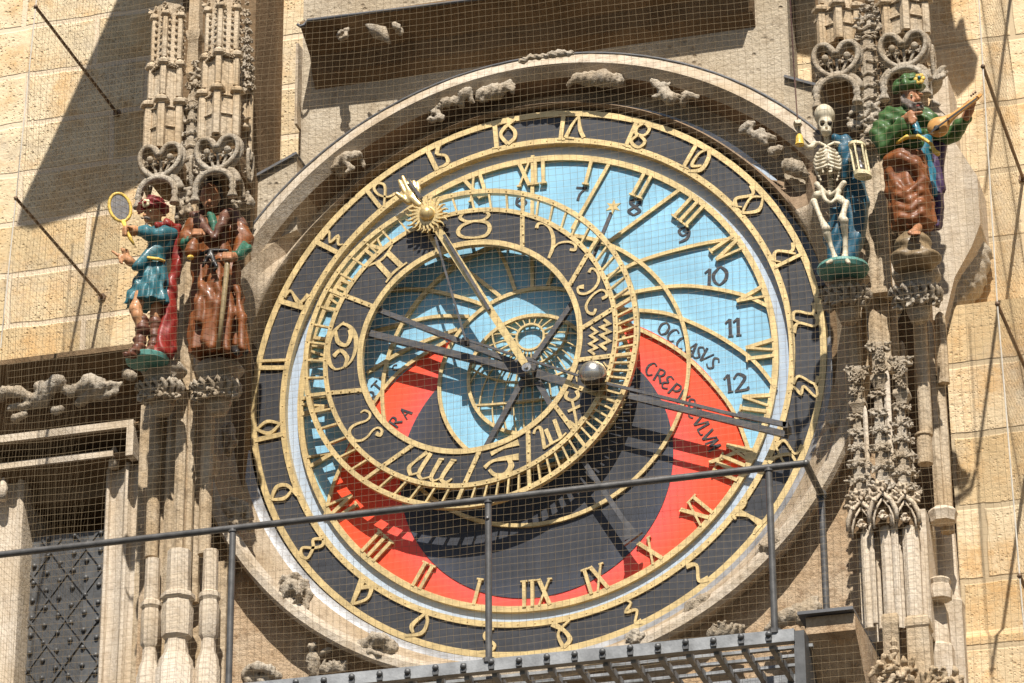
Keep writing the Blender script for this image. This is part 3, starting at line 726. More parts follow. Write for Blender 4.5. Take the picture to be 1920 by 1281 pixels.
M['cav'] = stone('shade_toned_stone', (.22, .145, .085), (.29, .21, .14), (.09, .055, .03), 2.6, .6, .6)  # darker stone: the upper hollow's deep shade is put into its colour
M['jamb'] = stone('jamb_stone', (.52, .42, .30), (.62, .54, .44), (.22, .145, .08), 2.4, .5, .5)
M['pillar'] = stone('pillar_sandstone', (.45, .33, .20), (.54, .445, .325), (.125, .08, .04), 3.4, .7, .7)
M['carve'] = stone('carved_stone', (.42, .335, .235), (.52, .455, .365), (.115, .075, .04), 4.5, 1.0, .55)
M['brown'] = stone('brown_stone', (.44, .30, .175), (.52, .41, .29), (.17, .095, .045), 3.0, .9, .95)
M['shade_stone'] = stone('shade_darkened_stone', (.15, .092, .045), (.22, .145, .08), (.055, .032, .015), 2.4, .8, .6)  # brown stone darkened so sheltered parts carry their shade in the colour
M['iron'] = paint('blued_iron', (.085, .085, .085), .5, .2, .2, .5, .12, 14)
M['plank'] = paint('painted_plank', (.24, .245, .25), .55, .28, .1, .4, .35, 10)
M['rail'] = paint('rail_paint', (.10, .095, .09), .4, .25, .25, .5, .1, 18)
M['void'] = paint('dark_interior', (.015, .014, .014), .9, .1, 0, .1, 0, 3)

# ground square far below
mb = MB(); mb.add([(-400, -600, -12), (400, -600, -12), (400, 30, -12), (-400, 30, -12)], [(0, 1, 2, 3)])
g_ = mb.build('square_paving', stone('cobbles', (.045, .042, .037), (.055, .05, .044), (.03, .028, .025), 1.5, .6, .3)); g_['kind'] = 'structure'

YW = .35
xl = XZ(560, 300, YW)[0]+.25; xr = XZ(1480, 100, YW)[0]-.25
def xmould(mb, x0, x1, prof):
    n = len(prof)
    mb.add([(x0, y, z) for y, z in prof]+[(x1, y, z) for y, z in prof],
           [(i, (i+1) % n, n+(i+1) % n, n+i) for i in range(n)]+[tuple(range(n-1, -1, -1)), tuple(range(n, 2*n))])
zA = XZ(125, 660, -.12)[1]; zB = XZ(125, 808, .0)[1]; zC = XZ(110, 862, .06)[1]
# ---- left wall
lw = empty('tower_wall', (-4, YW, -12), 'sunlit pitted cream ashlar wall of the tower behind the mirror and purse statues', 'wall')
mb = MB(); mb.box(-9, xl, YW, 1.3, zA+.0, 9); mb.box(-9, XZ(-120, 900, YW)[0], YW, 1.3, -12, zA-.003)
mb.box(XZ(262, 900, YW)[0], xl, YW, 1.3, -12, zA-.003); mb.build('ashlar_facing', M['ashlar'], lw)
# ---- right wall
rw = empty('tower_wall', (4, YW, -12), 'sunlit cream block wall of the tower beside the lute player, with long rod shadows', 'wall')
mb = MB(); mb.box(xr, 9, YW, 1.3, -12, 9); mb.build('ashlar_facing', M['ashlar2'], rw)
mb = MB()
px0 = XZ(1782, 800, .16)[0]
z5_, z6_ = XZ(1850, 566, .16)[1], XZ(1850, 1182, .16)[1]
xmould(mb, px0, 9, [(YW+.02, z5_+.02), (.16, z5_), (.16, z6_), (.05, z6_-.07), (.05, -12), (YW+.02, -12)])
mb.build('lower_facing', M['ashlar2'], rw)
# ---- unseen slabs added above the frame, shaped to throw roof shadows onto the walls
def on_plane(px, py, yw, yo):
    """where the sun ray that reaches the wall point seen at (px, py) crosses depth yo"""
    p = U(px, py, yw); k = (yw-yo); return (p.x+.26*k, p.z+1.29*k)
yo = -1.25
mb = MB()
mb.prism([on_plane(30, 425, YW, yo), on_plane(90, 300, YW, yo), on_plane(228, 0, YW, yo), on_plane(330, -230, YW, yo), on_plane(640, -230, YW, yo), on_plane(510, 0, YW, yo), on_plane(470, 75, YW, yo), on_plane(455, 210, YW, yo), on_plane(255, 352, YW, yo), on_plane(150, 402, YW, yo), on_plane(60, 432, YW, yo)], yo, yo+.12)
mb.prism([on_plane(1478, -150, YW, -.9), on_plane(1478, 100, YW, -.9), on_plane(1545, 112, YW, -.9), on_plane(1560, 90, YW, -.9), on_plane(1700, 90, YW, -.9), on_plane(1765, 140, YW, -.9), on_plane(1795, 185, YW, -.9), on_plane(1828, 150, YW, -.9), on_plane(1808, 118, YW, -.9), on_plane(1800, 75, YW, -.9), on_plane(1792, 78, YW, -.9), on_plane(1785, 95, YW, -.9), on_plane(1778, 60, YW, -.9), on_plane(1772, -150, YW, -.9)], -.9, -.8)
mb.build('unseen_shadow_slab', M['lead'], rw)

# ---- window cornice and iron door on the left
cor = empty('window_surround', (-2.6, YW, -6), 'weathered stone cornice with carved vine above the studded iron window', 'window frame')
xe = XZ(252, 650, -.1)[0]
mb = MB()
xmould(mb, -9, xe, [(1.0, zA+.04), (-.12, zA), (-.12, zA-.028), (.0, zA-.09), (.13, zA-.17), (.19, zA-.30), (.19, zB+.06), (.10, zB+.02), (.01, zB+.008), (-.015, zB-.012), (.01, zB-.032), (.15, zB-.05), (.21, zB-.09),
                    (.21, zC+.05), (.10, zC+.015), (.055, zC), (.07, zC-.022), (.16, zC-.045), (.26, zC-.07), (.26, zC-.15), (1.0, zC-.15)])
mb.build('cornice', M['shade_stone'], cor)
mb = MB(); xe2 = XZ(250, 800, -.02)[0]
mb.box(-9, xe2, -.022, .06, zB-.030, zB+.010); mb.box(-9, XZ(212, 850, .05)[0], .048, .12, zC-.020, zC+.014)
mb.box(xe2-.035, xe2+.004, -.024, .06, zC-.06, zB-.0305); mb.build('lintel_fillet', M['jamb'], cor)
def jamb(x0, wd, mir):
    # moulded upright: roll, broad hollow face, second roll and splay, read from the opening outwards
    pr = [(0, .55), (0, .20), (.004, .165), (.016, .150), (.028, .156), (.034, .175), (.050, .182), (.085, .172), (.118, .150), (.126, .128), (.140, .112), (.156, .118), (.164, .140), (.176, .150), (.205, .146), (.222, .135), (.228, .16), (.228, .55)]
    pts = [(x0+(wd-.228*wd/.228 if False else 0)+(mir*q*wd/.228), y) for q, y in pr]
    mb = MB(); n = len(pts); zt = zC-.035
    mb.add([(x, y, -6) for x, y in pts]+[(x, y, zt) for x, y in pts], [((i+1) % n, i, n+i, n+(i+1) % n) if mir > 0 else (i, (i+1) % n, n+(i+1) % n, n+i) for i in range(n)]+[tuple(range(n, 2*n)), tuple(range(n-1, -1, -1))])
    mb.build('jamb', M['jamb'], cor, 35)
jx = XZ(188, 1080, .15)[0]; jamb(jx, XZ(258, 1080, .12)[0]-jx, 1)
jx = XZ(32, 1150, .15)[0]; jamb(jx, .30, -1)
for px, zt_ in ((214, 845), (6, 905)):
    mb = MB(); x, z = XZ(px, zt_, .10); mb.lathe(x, .10, [(z-.10, .026), (z-.03, .028), (z, .018), (z+.03, .004)], 10); mb.build('jamb_finial', M['jamb'], cor, True)
mb = MB(); mb.box(-4.2, -1.6, 1.301, 1.4, -7, zC+.3); mb.build('dark_opening', M['void'], cor)
dr = empty('iron_shutter', (XZ(105, 1100, .3)[0], .3, -6), 'dark iron shutter with diamond straps and round studs inside the stone window', 'shutter')
YI = .30
dx0, dx1 = XZ(26, 1150, YI)[0], XZ(200, 1150, YI)[0]; dz = XZ(105, 1003, YI)[1]
mb = MB(); mb.box(dx0, dx1, YI, YI+.03, -6, dz)
mb.build('iron_plate', M['iron'], dr)
mb = MB(); st = MB()
step = .195
e = 0
for sgn in (1, -1):
    for k in range(-10, 12):
        pts = []
        for q in range(0, 41):
            x = dx0+(dx1-dx0)*q/40; z = dz-.35+sgn*(x-dx0)*1.32+k*step*1.32
            if z < dz-.01 and z > -2.6: pts.append((x, z))
        if len(pts) > 1: mb.ribbon([pts[0], pts[-1]], .012, YI-.007-e, YI+.001); e = (e+.0006) % .004
for i in range(0, 9):
    for j in range(0, 16):
        x = dx0+.03+i*step/2*.75; z = dz-.02-j*step*.66*.75+(i % 2)*step*.33*.75
        if x < dx1-.03 and z < dz and z > -2.0: st = MB(); st.ball((x, YI-.004, z), .0145, 8, 6); st.build('stud', M['iron'], dr, True)
mb.build('strap', M['iron'], dr)

# ---- clock surround: panel, archivolt, cornice
sur = empty('clock_surround', (0, .12, -6), 'weathered stone panel and moulded round arch framing the clock', 'arch')
YP = .12
mb = MB(); pxl, pxr = XZ(566, 170, YP)[0], XZ(1478, 60, YP)[0]
mb.box(pxl, pxr, YP, .9, -6, 4); mb.build('wall_panel', M['rough'], sur)
# lower spandrels
mb = MB(); mb.prism([(-2.0, -.45)]+[(.036+1.71*math.sin(R(a)), .03+1.71*math.cos(R(a))) for a in range(253, 106, -3)]+[(1.85, -.45), (1.85, -6), (-2.0, -6)], -.2, YP-.002); mb.build('lower_panel', M['brown'], sur)
CT, CB, C0 = (.048, -.145), (.036, .03), (0, 0)
TOP = [(.30, CT, 1.955), (-.05, CT, 1.948), (-.100, CT, 1.884), (-.105, CT, 1.870), (-.05, CT, 1.815), (.12, CT, 1.81), (.20, CT, 1.76), (.16, C0, 1.58), (-.02, C0, 1.548), (-.038, C0, 1.536), (-.02, C0, 1.522), (.13, C0, 1.515)]
BOT = [(.30, CB, 1.64), (-.33, CB, 1.775), (-.355, CB, 1.76), (-.355, CB, 1.725), (-.33, CB, 1.695), (-.24, C0, 1.655), (-.15, C0, 1.605), (-.11, C0, 1.58), (-.085, C0, 1.565), (-.075, C0, 1.555), (-.06, C0, 1.548), (.13, C0, 1.54)]
def wtop(th, i=0):
    a = abs((th+180) % 360-180); f = min(1, max(0, ((102-a)/30 if i < 5 else (70-a)/28))); return f*f*(3-2*f)
def arch_pt(th, i, dy=0, dr=0):
    f = wtop(th, i); s_, c_ = math.sin(R(th)), math.cos(R(th))
    (ya, ca, ra), (yb, cb_, rb) = TOP[i], BOT[i]
    A = (ca[0]+(ra+dr)*s_, ya+dy, ca[1]+(ra+dr)*c_); B = (cb_[0]+(rb+dr)*s_, yb+dy, cb_[1]+(rb+dr)*c_)
    return Vector(A).lerp(Vector(B), 1-f)
mb = MB(); n = 240; K = len(TOP); vs = []; rnd = random.Random(3)
for q in range(n):
    for i in range(K):
        p = arch_pt(360*q/n, i)
        j = .0015*math.sin(q*1.7+i*2.1)+.002*math.sin(q*.53+i)
        vs.append(p+Vector((0, j, j*.5)))
def ring_faces(ok): return [(q*K+i, q*K+i+1, ((q+1) % n)*K+i+1, ((q+1) % n)*K+i) for q in range(n) for i in range(K-1) if ok(q, i)]
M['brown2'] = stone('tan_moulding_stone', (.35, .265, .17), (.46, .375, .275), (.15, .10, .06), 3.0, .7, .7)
shade_zone = lambda q, i: i >= 4 and (360*q/n < 62 or 360*q/n > 316)  # stretch of the hollow given the shade-toned stone
lower = lambda q, i: i >= 4 and not shade_zone(q, i)
mb.add(vs, ring_faces(lambda q, i: i < 4)); mb.build('archivolt', M['mould'], sur, 14)
mb = MB(); mb.add(vs, ring_faces(shade_zone)); mb.build('hollow_moulding', M['cav'], sur, 32)
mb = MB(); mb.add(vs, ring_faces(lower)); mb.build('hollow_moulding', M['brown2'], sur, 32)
mb = MB(); mb.tube([arch_pt(a, 1, -.0, .006) for a in range(-76, 73, 3)], .008, 6); mb.build('lead_flashing', M['lead'], sur, True)
# zinc trough under the dial
mb = MB(); vs = []; ths = list(np.linspace(90, 261, 90))
for a in ths:
    s_, c_ = math.sin(R(a)), math.cos(R(a)); tw = min(1, (a-90)/14)
    for y, r_ in ((-.115+.05*(1-tw), 1.598-.05*(1-tw)), (-.075+.03*(1-tw), 1.560-.02*(1-tw)), (-.07, 1.545), (-.03, 1.510)): vs.append((r_*s_, y, r_*c_))
mb.add(vs, [(4*i+j, 4*i+j+1, 4*i+j+5, 4*i+j+4) for i in range(len(ths)-1) for j in range(3)])
mb.build('zinc_strip', M['zinc'], sur, True)
# cornice over the panel
zK = XZ(575, 40, -.16)[1]
mb = MB(); xa, xb = XZ(562, 43, -.16)[0], XZ(1395, 0, -.16)[0]
xmould(mb, xa, xb, [(.9, zK+.5), (-.06, zK+.02), (-.15, zK+.01), (-.16, zK-.012), (-.13, zK-.03), (-.05, zK-.07), (.02, zK-.11), (.06, zK-.2), (.117, zK-.26), (.9, zK-.26)])
mb.build('hood_cornice', M['shade_stone'], sur)
mb = MB()
mb.tube([U(558, 46, -.17), U(563, 50, -.175), U(570, 47, -.17), U(577, 38, -.165), U(700, 23, -.165), U(884, 0, -.165), U(1100, -26, -.165)], .009, 6)
mb.build('lead_flashing', M['lead'], sur, True)
mb = MB(); mb.box(pxl-.015, pxl-.001, .05, .36, XZ(560, 240, .1)[1], zK); mb.build('panel_edge', M['mould'], sur)
for a, b_, y in (((470, 334), (556, 286), -.02), ((1470, 142), (1536, 160), -.02)):
    mb = MB(); P1, P2 = XZ(*a, y), XZ(*b_, y); mb.ribbon([P1, P2], .014, y, YW-.01); mb.build('drip_strip', M['lead'], sur)
mb = MB(); mb.prism([XZ(470, 337, .0), XZ(556, 289, .0), XZ(556, 430, .0), XZ(470, 470, .0)], .005, YW-.005); mb.build('shoulder_block', M['rough'], sur)
mb = MB(); mb.prism([XZ(1470, 146, .0), XZ(1540, 163, .0), XZ(1540, 420, .0), XZ(1470, 330, .0)], .005, YW-.005)
mb.build('shoulder_block', M['rough'], sur)

# ---- carved ornament kit
def clump(seed, n=9):
    r = random.Random(seed); g = SDF((-1.3,)*3, (1.3,)*3, .085)
    g.ell((0, .2, 0), (.55, .6, .5), .1)
    for i in range(n):
        a = r.uniform(0, 6.28); el = r.uniform(-.3, .9); d = Vector((math.cos(a)*math.cos(el), -abs(math.sin(el))-.25, math.sin(a)*math.cos(el))).normalized()
        p0 = d*.3; p1 = d*r.uniform(.6, .85); p2 = p1+Vector((r.uniform(-.35, .35), -r.uniform(.0, .3), r.uniform(-.35, .35)))
        g.path([p0, p1, p2], [.24, .2, r.uniform(.1, .2)], .06)
    for i in range(n):
        a = r.uniform(0, 6.28); g.ell((math.cos(a)*.5, -r.uniform(.2, .7), math.sin(a)*.5), (.13,)*3, .0, sub=True)
    return g.mesh()
KIT = [clump(s) for s in (11, 12, 13, 14, 15, 16)]
def leaf_put(mb, p, size, k, rot=0.0, sq=(1, 1, 1)):
    Mx = Matrix.Translation(Vector(p)) @ Matrix.Rotation(rot, 4, 'Y') @ Matrix.Diagonal((size*sq[0], size*sq[1], size*sq[2], 1))
    mb.put(KIT[k % len(KIT)], Mx)
def sculpt(name, parent, pts_list, y, h=.008, mat=None, k=.012, seed=0, extra=None):
    """creature or leaf carved in relief: every entry is a chain of (px, py, dy, radius in px)"""
    P = [[(U(a, b_, y+dy), r_/355) for a, b_, dy, r_ in ch] for ch in pts_list]
    A = np.array([p for ch in P for p, r_ in ch]); m = max(r_ for ch in P for p, r_ in ch)+.03
    g = SDF(A.min(0)-m, A.max(0)+m, h)
    for ch in P:
        if len(ch) == 1: g.ell(ch[0][0], (ch[0][1],)*3, k)
        else: g.path([p for p, r_ in ch], [r_ for p, r_ in ch], k)
    if extra: extra(g)
    g.warp(lambda x, y_, z: .004*np.sin(x*90+seed)*np.sin(z*85+y_*60)+.0045*np.sin(x*170+z*120+seed)*np.sin(z*190-y_*150))
    return g.build(name, mat or M['carve'], parent)
yb = -.03
sculpt('carved_beast', sur, [[(640, 325, 0, 10), (636, 305, -.03, 12), (650, 295, -.05, 10), (672, 290, -.03, 8)], [(640, 300, -.04, 6), (660, 315, -.06, 5), (650, 322, -.07, 4)], [(655, 300, .18, 18), (660, 310, .22, 20)], [(620, 318, -.02, 6), (632, 310, -.05, 5)], [(676, 300, 0, 6), (682, 312, 0, 4)]], yb, seed=1)
sculpt('carved_leaf', sur, [[(806, 225, 0, 6), (828, 222, -.03, 6), (820, 212, -.03, 5), (808, 208, -.02, 5)], [(822, 205, -.02, 6), (835, 192, -.05, 9), (852, 190, -.04, 8), (866, 196, -.03, 6)], [(862, 192, -.04, 7), (868, 176, -.06, 9), (878, 170, -.05, 7), (884, 190, -.03, 6)], [(840, 205, .18, 16), (862, 200, .18, 16)]], yb, seed=2)
sculpt('carved_beast', sur, [[(905, 178, -.03, 14), (930, 172, -.05, 16)], [(930, 172, -.04, 10), (950, 162, -.05, 9)]]+[[(945, 158+2*i, -.04, 4), (955+2*i, 154+5*i, -.06, 3.5), (964, 158+6*i, -.05, 2.5)] for i in range(4)]+[[(915, 178, .18, 18)], [(898, 184, -.04, 6), (906, 188, -.05, 5)]], yb, seed=3)
sculpt('carved_beast', sur, [[(1066, 160, -.02, 5), (1080, 148, -.04, 9), (1100, 148, -.05, 13), (1130, 147, -.06, 16), (1158, 152, -.03, 12), (1166, 160, 0, 5)], [(1090, 146, -.05, 8)], [(1090, 155, .18, 16), (1140, 155, .18, 18)], [(1082, 142, -.05, 4)]], yb, seed=4)
sculpt('carved_leaf', sur, [[(1226, 155, -.03, 8), (1240, 165, -.05, 8), (1256, 185, -.05, 12), (1270, 182, -.03, 8)], [(1226, 182, -.04, 5), (1240, 180, -.05, 5)], [(1280, 195, -.03, 6), (1284, 178, -.05, 7), (1296, 180, -.05, 5), (1308, 182, -.04, 6)], [(1245, 160, -.05, 6), (1256, 158, -.05, 4)], [(1255, 180, .18, 18), (1285, 190, .18, 14)]], yb, seed=5)
sculpt('carved_leaf', sur, [[(1392, 245, -.03, 9), (1405, 235, -.05, 8), (1412, 232, -.05, 5)], [(1400, 245, -.04, 6), (1418, 255, -.05, 9), (1430, 262, -.05, 7)], [(1426, 246, -.05, 6), (1440, 258, -.05, 6), (1452, 260, -.04, 6)], [(1425, 265, -.03, 5), (1438, 270, -.05, 4)], [(1410, 250, .18, 18), (1438, 265, .18, 15)]], yb, seed=6)
sculpt('carved_boss', sur, [[(1452, 285, -.03, 11), (1460, 280, -.05, 8)], [(1445, 288, -.04, 5)]], yb, seed=7)
sculpt('carved_boss', sur, [[(1480, 312, -.04, 15), (1496, 318, -.04, 14), (1508, 328, -.02, 8), (1520, 345, .02, 4)], [(1480, 315, .18, 18)]], yb, seed=8)
sculpt('carved_boss', sur, [[(978, 115, -.02, 5), (995, 108, -.04, 5), (1020, 106, -.04, 5), (1045, 101, -.05, 7), (1070, 100, -.05, 6)], [(985, 113, -.04, 4), (975, 117, -.03, 3)]], -.16, h=.006, seed=9)
ylow = -.30
sculpt('carved_leaf', sur, [[(420, 800, 0, 9), (428, 820, -.03, 9), (425, 850, -.02, 8)], [(432, 800, -.03, 7), (438, 830, -.04, 7), (430, 845, -.04, 6)], [(415, 825, 0, 9), (420, 845, -.02, 7)]], -.12, seed=10)
sculpt('carved_beast', sur, [[(430, 955, -.01, 17), (450, 965, -.04, 14)], [(452, 945, -.05, 9), (465, 955, -.06, 7), (468, 970, -.06, 8)], [(440, 980, -.05, 10), (470, 990, -.05, 8)], [(428, 940, -.03, 7), (440, 938, -.05, 5)], [(462, 948, -.06, 5)]], ylow, seed=11,
       extra=lambda g: g.ell(U(458, 968, ylow-.06), (.018, .03, .014), sub=True))
def mouth(g): g.ell(U(543, 1118, ylow-.07), (.030, .05, .036), sub=True)
sculpt('carved_face', sur, [[(548, 1110, -.02, 24)], [(548, 1122, -.04, 18)], [(525, 1098, -.02, 6), (535, 1085, -.05, 6), (555, 1080, -.05, 6), (572, 1092, -.03, 6), (580, 1115, -.02, 6), (572, 1140, -.03, 5), (556, 1148, -.04, 4)], [(555, 1100, -.08, 7), (560, 1112, -.09, 5)], [(522, 1105, -.03, 5), (516, 1100, -.03, 4)], [(540, 1097, -.08, 5), (552, 1095, -.085, 5)]], ylow+.02, h=.007, seed=12, extra=mouth)
sculpt('carved_beast', sur, [[(665, 1215, -.03, 10), (690, 1208, -.05, 12), (715, 1200, -.06, 11), (735, 1215, -.05, 12)], [(700, 1195, -.08, 9), (720, 1196, -.09, 8)], [(690, 1220, -.07, 5), (712, 1228, -.08, 4)], [(728, 1225, -.04, 10)]], ylow+.02, seed=13)
sculpt('carved_beast', sur, [[(1566, 785, -.05, 17)], [(1566, 798, -.08, 10)], [(1554, 772, -.05, 5), (1552, 767, -.05, 3)], [(1584, 772, -.05, 5), (1588, 767, -.05, 3)], [(1560, 830, 0, 21), (1555, 855, 0, 22)], [(1578, 815, .0, 12), (1590, 830, 0, 7)], [(1562, 796, -.1, 5)]], -.2, seed=14)
sculpt('carved_leaf', sur, [[(1425, 1040, -.02, 9), (1440, 1025, -.05, 12), (1455, 1005, -.04, 12), (1475, 1000, -.02, 9)], [(1430, 1020, -.07, 5), (1445, 1035, -.07, 5)], [(1440, 1022, -.09, 5)], [(1460, 1015, -.06, 8), (1478, 1012, -.05, 5)]], ylow+.02, seed=15)
sculpt('carved_leaf', sur, [[(1275, 1172, -.02, 5), (1300, 1140, -.04, 15), (1325, 1128, -.04, 14), (1340, 1125, -.02, 8)], [(1285, 1168, -.05, 4), (1310, 1148, -.07, 6)], [(1300, 1130, -.07, 5), (1322, 1118, -.07, 6)]], ylow+.03, seed=16)
sculpt('carved_face', sur, [[(1190, 1200, -.02, 13)], [(1178, 1195, -.03, 6), (1190, 1186, -.04, 6), (1204, 1192, -.03, 6)], [(1190, 1202, -.06, 4)]], ylow-.02, h=.007, seed=17)
ysp = -.25
sculpt('carved_figure', sur, [[(585, 1212, -.05, 8)], [(588, 1235, -.02, 13), (590, 1262, 0, 12)], [(602, 1225, -.04, 5), (618, 1218, -.04, 5)]], ysp, seed=18)
sculpt('carved_leaf', sur, [[(460, 1262, -.02, 9), (480, 1250, -.05, 9), (505, 1255, -.05, 8), (520, 1268, -.02, 8)], [(470, 1275, 0, 14), (500, 1278, 0, 14)]], ysp, seed=19)
sculpt('carved_leaf', sur, [[(610, 1255, -.02, 10), (640, 1250, -.02, 10)]]+[[(605+10*i, 1256, -.03, 5), (608+10*i, 1240, -.05, 2.5)] for i in range(5)], ysp, seed=20)
sculpt('carved_leaf', sur, [[(1335, 1190, -.02, 10), (1385, 1180, -.02, 10)]]+[[(1335+11*i, 1188, -.03, 6), (1338+11*i, 1170-4*math.sin(i), -.06, 3)] for i in range(6)], ysp-.06, seed=21)
sculpt('carved_beast', sur, [[(1440, 1180, 0, 7), (1470, 1160, -.03, 14), (1500, 1150, -.04, 17), (1525, 1140, -.02, 14)], [(1500, 1160, -.05, 12), (1525, 1160, -.04, 14)], [(1515, 1128, -.03, 6), (1530, 1122, -.02, 5)]], ysp-.06, seed=22)
sculpt('carved_scroll', sur, [[(640, 62, 0, 6), (650, 56, -.04, 4), (648, 68, -.04, 4), (638, 74, -.02, 4)], [(640, 66, .1, 9), (644, 66, .02, 9)], [(752, 62, 0, 6), (745, 50, -.03, 6), (738, 44, -.03, 5)], [(748, 60, .12, 7), (748, 56, 0, 6)]], -.18, seed=23)
mb = MB(); vs = []
for i in range(9):
    f = i/8; p = U(684+40*f, 46+4*f*f, -.17-.07*math.sin(f*2.6)); q = U(700+34*f, 72+10*f, -.15-.05*math.sin(f*2.6)); vs += [p, q]
mb.add(vs, [(2*i, 2*i+1, 2*i+3, 2*i+2) for i in range(8)]); s_o = mb.build('carved_scroll', M['carve'], sur, True)
so_ = s_o.modifiers.new('thickness', 'SOLIDIFY'); so_.thickness = .012
# vine on the window cornice
yv = -.02
sculpt('carved_vine', cor, [[(0, 745, 0, 10.8), (10, 735, -.04, 10.8), (35, 735, -.05, 10.8), (60, 748, -.03, 9.6), (80, 745, -.05, 16.8)], [(20, 765, 0, 7.2), (50, 760, -.03, 7.2), (80, 755, -.03, 10.8)],
    [(75, 725, -.06, 12.0), (85, 735, -.06, 15.6), (105, 718, -.07, 14.4), (112, 715, -.07, 12.0)], [(120, 730, -.04, 8.4), (135, 735, -.05, 10.8), (150, 728, -.06, 10.8)], [(150, 730, -.05, 12.0), (168, 718, -.07, 16.8), (185, 724, -.06, 15.6), (150, 755, -.02, 9.6)],
    [(185, 735, -.04, 8.4), (205, 722, -.05, 7.2), (225, 722, -.03, 6.0)], [(178, 745, -.03, 7.2), (200, 742, -.04, 6.0), (215, 735, -.03, 7.2), (220, 725, -.02, 6.0)], [(28, 785, 0, 8.4), (45, 778, -.02, 7.2)], [(105, 770, -.02, 9.6), (112, 768, -.03, 8.4)], [(240, 702, 0, 12.0), (248, 706, -.03, 9.6)]], yv, h=.009, seed=24)
# ------------------------------------------------------------------ carved pillars
def shaft(mb, px, py0, py1, wpx, y, n=10, ends=True):
    """upright round or many-sided shaft seen between two heights in the photograph"""
    x = XZ(px, (py0+py1)/2, y)[0]; z0, z1 = XZ(px, py0, y)[1], XZ(px, py1, y)[1]; r_ = wpx/720*.985
    mb.lathe(x, y, [(z0, r_*.25), (z0-.02, r_*.8), (z0-.05, r_), (z1, r_)] if ends else [(z0, r_), (z1, r_)], n)
    return x, z0, z1
def slab(mb, pxa, pxb, py0, py1, y0, y1, tilt=0):
    x0, x1 = XZ(pxa, (py0+py1)/2, y0)[0], XZ(pxb, (py0+py1)/2, y0)[0]; z0, z1 = XZ((pxa+pxb)/2, py0, y0)[1], XZ((pxa+pxb)/2, py1, y0)[1]
    mb.box(x0, x1, y0, y1, z1, z0)
def poly_post(mb, px, prof, y, n=8, ang=0.0):
    """moulded post: prof = [(py, width px)] from top to bottom"""
    x = XZ(px, (prof[0][0]+prof[-1][0])/2, y)[0]
    mb.lathe(x, y, [(XZ(px, q, y)[1], w_/720) for q, w_ in prof], n, ang)
def canopy(parent, pxc, pyh, wpx, y):
    """statue canopy: heart-shaped tracery over a round arch, with a hollow body behind"""
    wd = wpx/355; cx, cz = XZ(pxc, pyh, y)
    mb = MB()
    hb = [(0, .16), (-.16, .38), (-.36, .42), (-.48, .26), (-.46, .02), (-.30, -.24), (0, -.42), (.30, -.24), (.46, .02), (.48, .26), (.36, .42), (.16, .38)]
    H3 = [(cx+a*wd, y-.02*math.cos(a*3), cz+b_*wd) for a, b_ in spline(hb, 4, True)]
    mb.tube(H3+H3[:1], .062*wd, 6)
    mb.tube([(a, b_+.03, c+.0) for a, b_, c in H3]+[(H3[0][0], H3[0][1]+.03, H3[0][2])], .10*wd, 6)
    for a in (-.24, 0, .24):
        mb.ball((cx+a*wd, y, cz+(.18-.25*abs(a))*wd), .085*wd, 8, 6)
        mb.tube([(cx+a*wd, y+.01, cz+(.14-.25*abs(a))*wd), (cx+a*.6*wd, y+.02, cz-.12*wd), (cx+a*.3*wd, y+.01, cz-.36*wd)], [.05*wd, .035*wd, .04*wd], 6)
    for i, a in enumerate((-.33, -.12, .12, .33)): leaf_put(mb, (cx+a*wd, y+.01, cz+.02*wd), .085*wd, i, i)
    mb.build('tracery', M['carve'], parent, True)
    mb = MB(); zc = cz-.86*wd
    ar = [(cx+.44*wd*math.cos(R(t)), y-.03, zc+.42*wd*math.sin(R(t))) for t in range(0, 181, 12)]
    mb.tube(ar, .075*wd, 6); mb.tube([(a*1.0+(a-cx)*.10, b_+.04, c+.03) for a, b_, c in ar], .10*wd, 6)
    for sg in (-1, 1):
        xx = cx+sg*.44*wd; mb.lathe(xx, y-.03, [(zc+.02, .06*wd), (zc-.05*wd, .09*wd), (zc-.10*wd, .06*wd), (zc-.26*wd, .115*wd), (zc-.30*wd, .12*wd), (zc-.31*wd, .05*wd)], 8)
        side = [(xx, y-.02+.34*wd*(1-math.cos(R(t))), zc+.38*wd*math.sin(R(t))) for t in range(0, 181, 15)]
        mb.tube(side, .05*wd, 6)
        hs = [(xx+sg*.02+(0), y+.16+a*wd*.34, cz+b_*wd*.9) for a, b_ in spline(hb, 3, True)]
        mb.tube(hs+hs[:1], .045*wd, 6)
        leaf_put(mb, (xx+sg*.01, y+.16, cz-.02), .10*wd, 2+sg, .4)
    for i in range(5): leaf_put(mb, (cx+(-.4+.2*i)*wd, y-.02, zc+(.30+.16*math.sin(i*.785))*wd), .05*wd, i, i)
    mb.build('arch', M['carve'], parent, True)
    mb = MB()
    z1 = cz+.36*wd; z0 = zc-.1*wd
    mb.prism([(cx-.42*wd, cz-.2*wd), (cx-.42*wd, z1-.2*wd), (cx-.3*wd, z1), (cx+.3*wd, z1), (cx+.36*wd, z1-.2*wd), (cx+.36*wd, cz-.2*wd), (cx, cz-.40*wd)], y+.07, y+.30)
    mb.build('canopy_body', M['shade_stone'], parent)
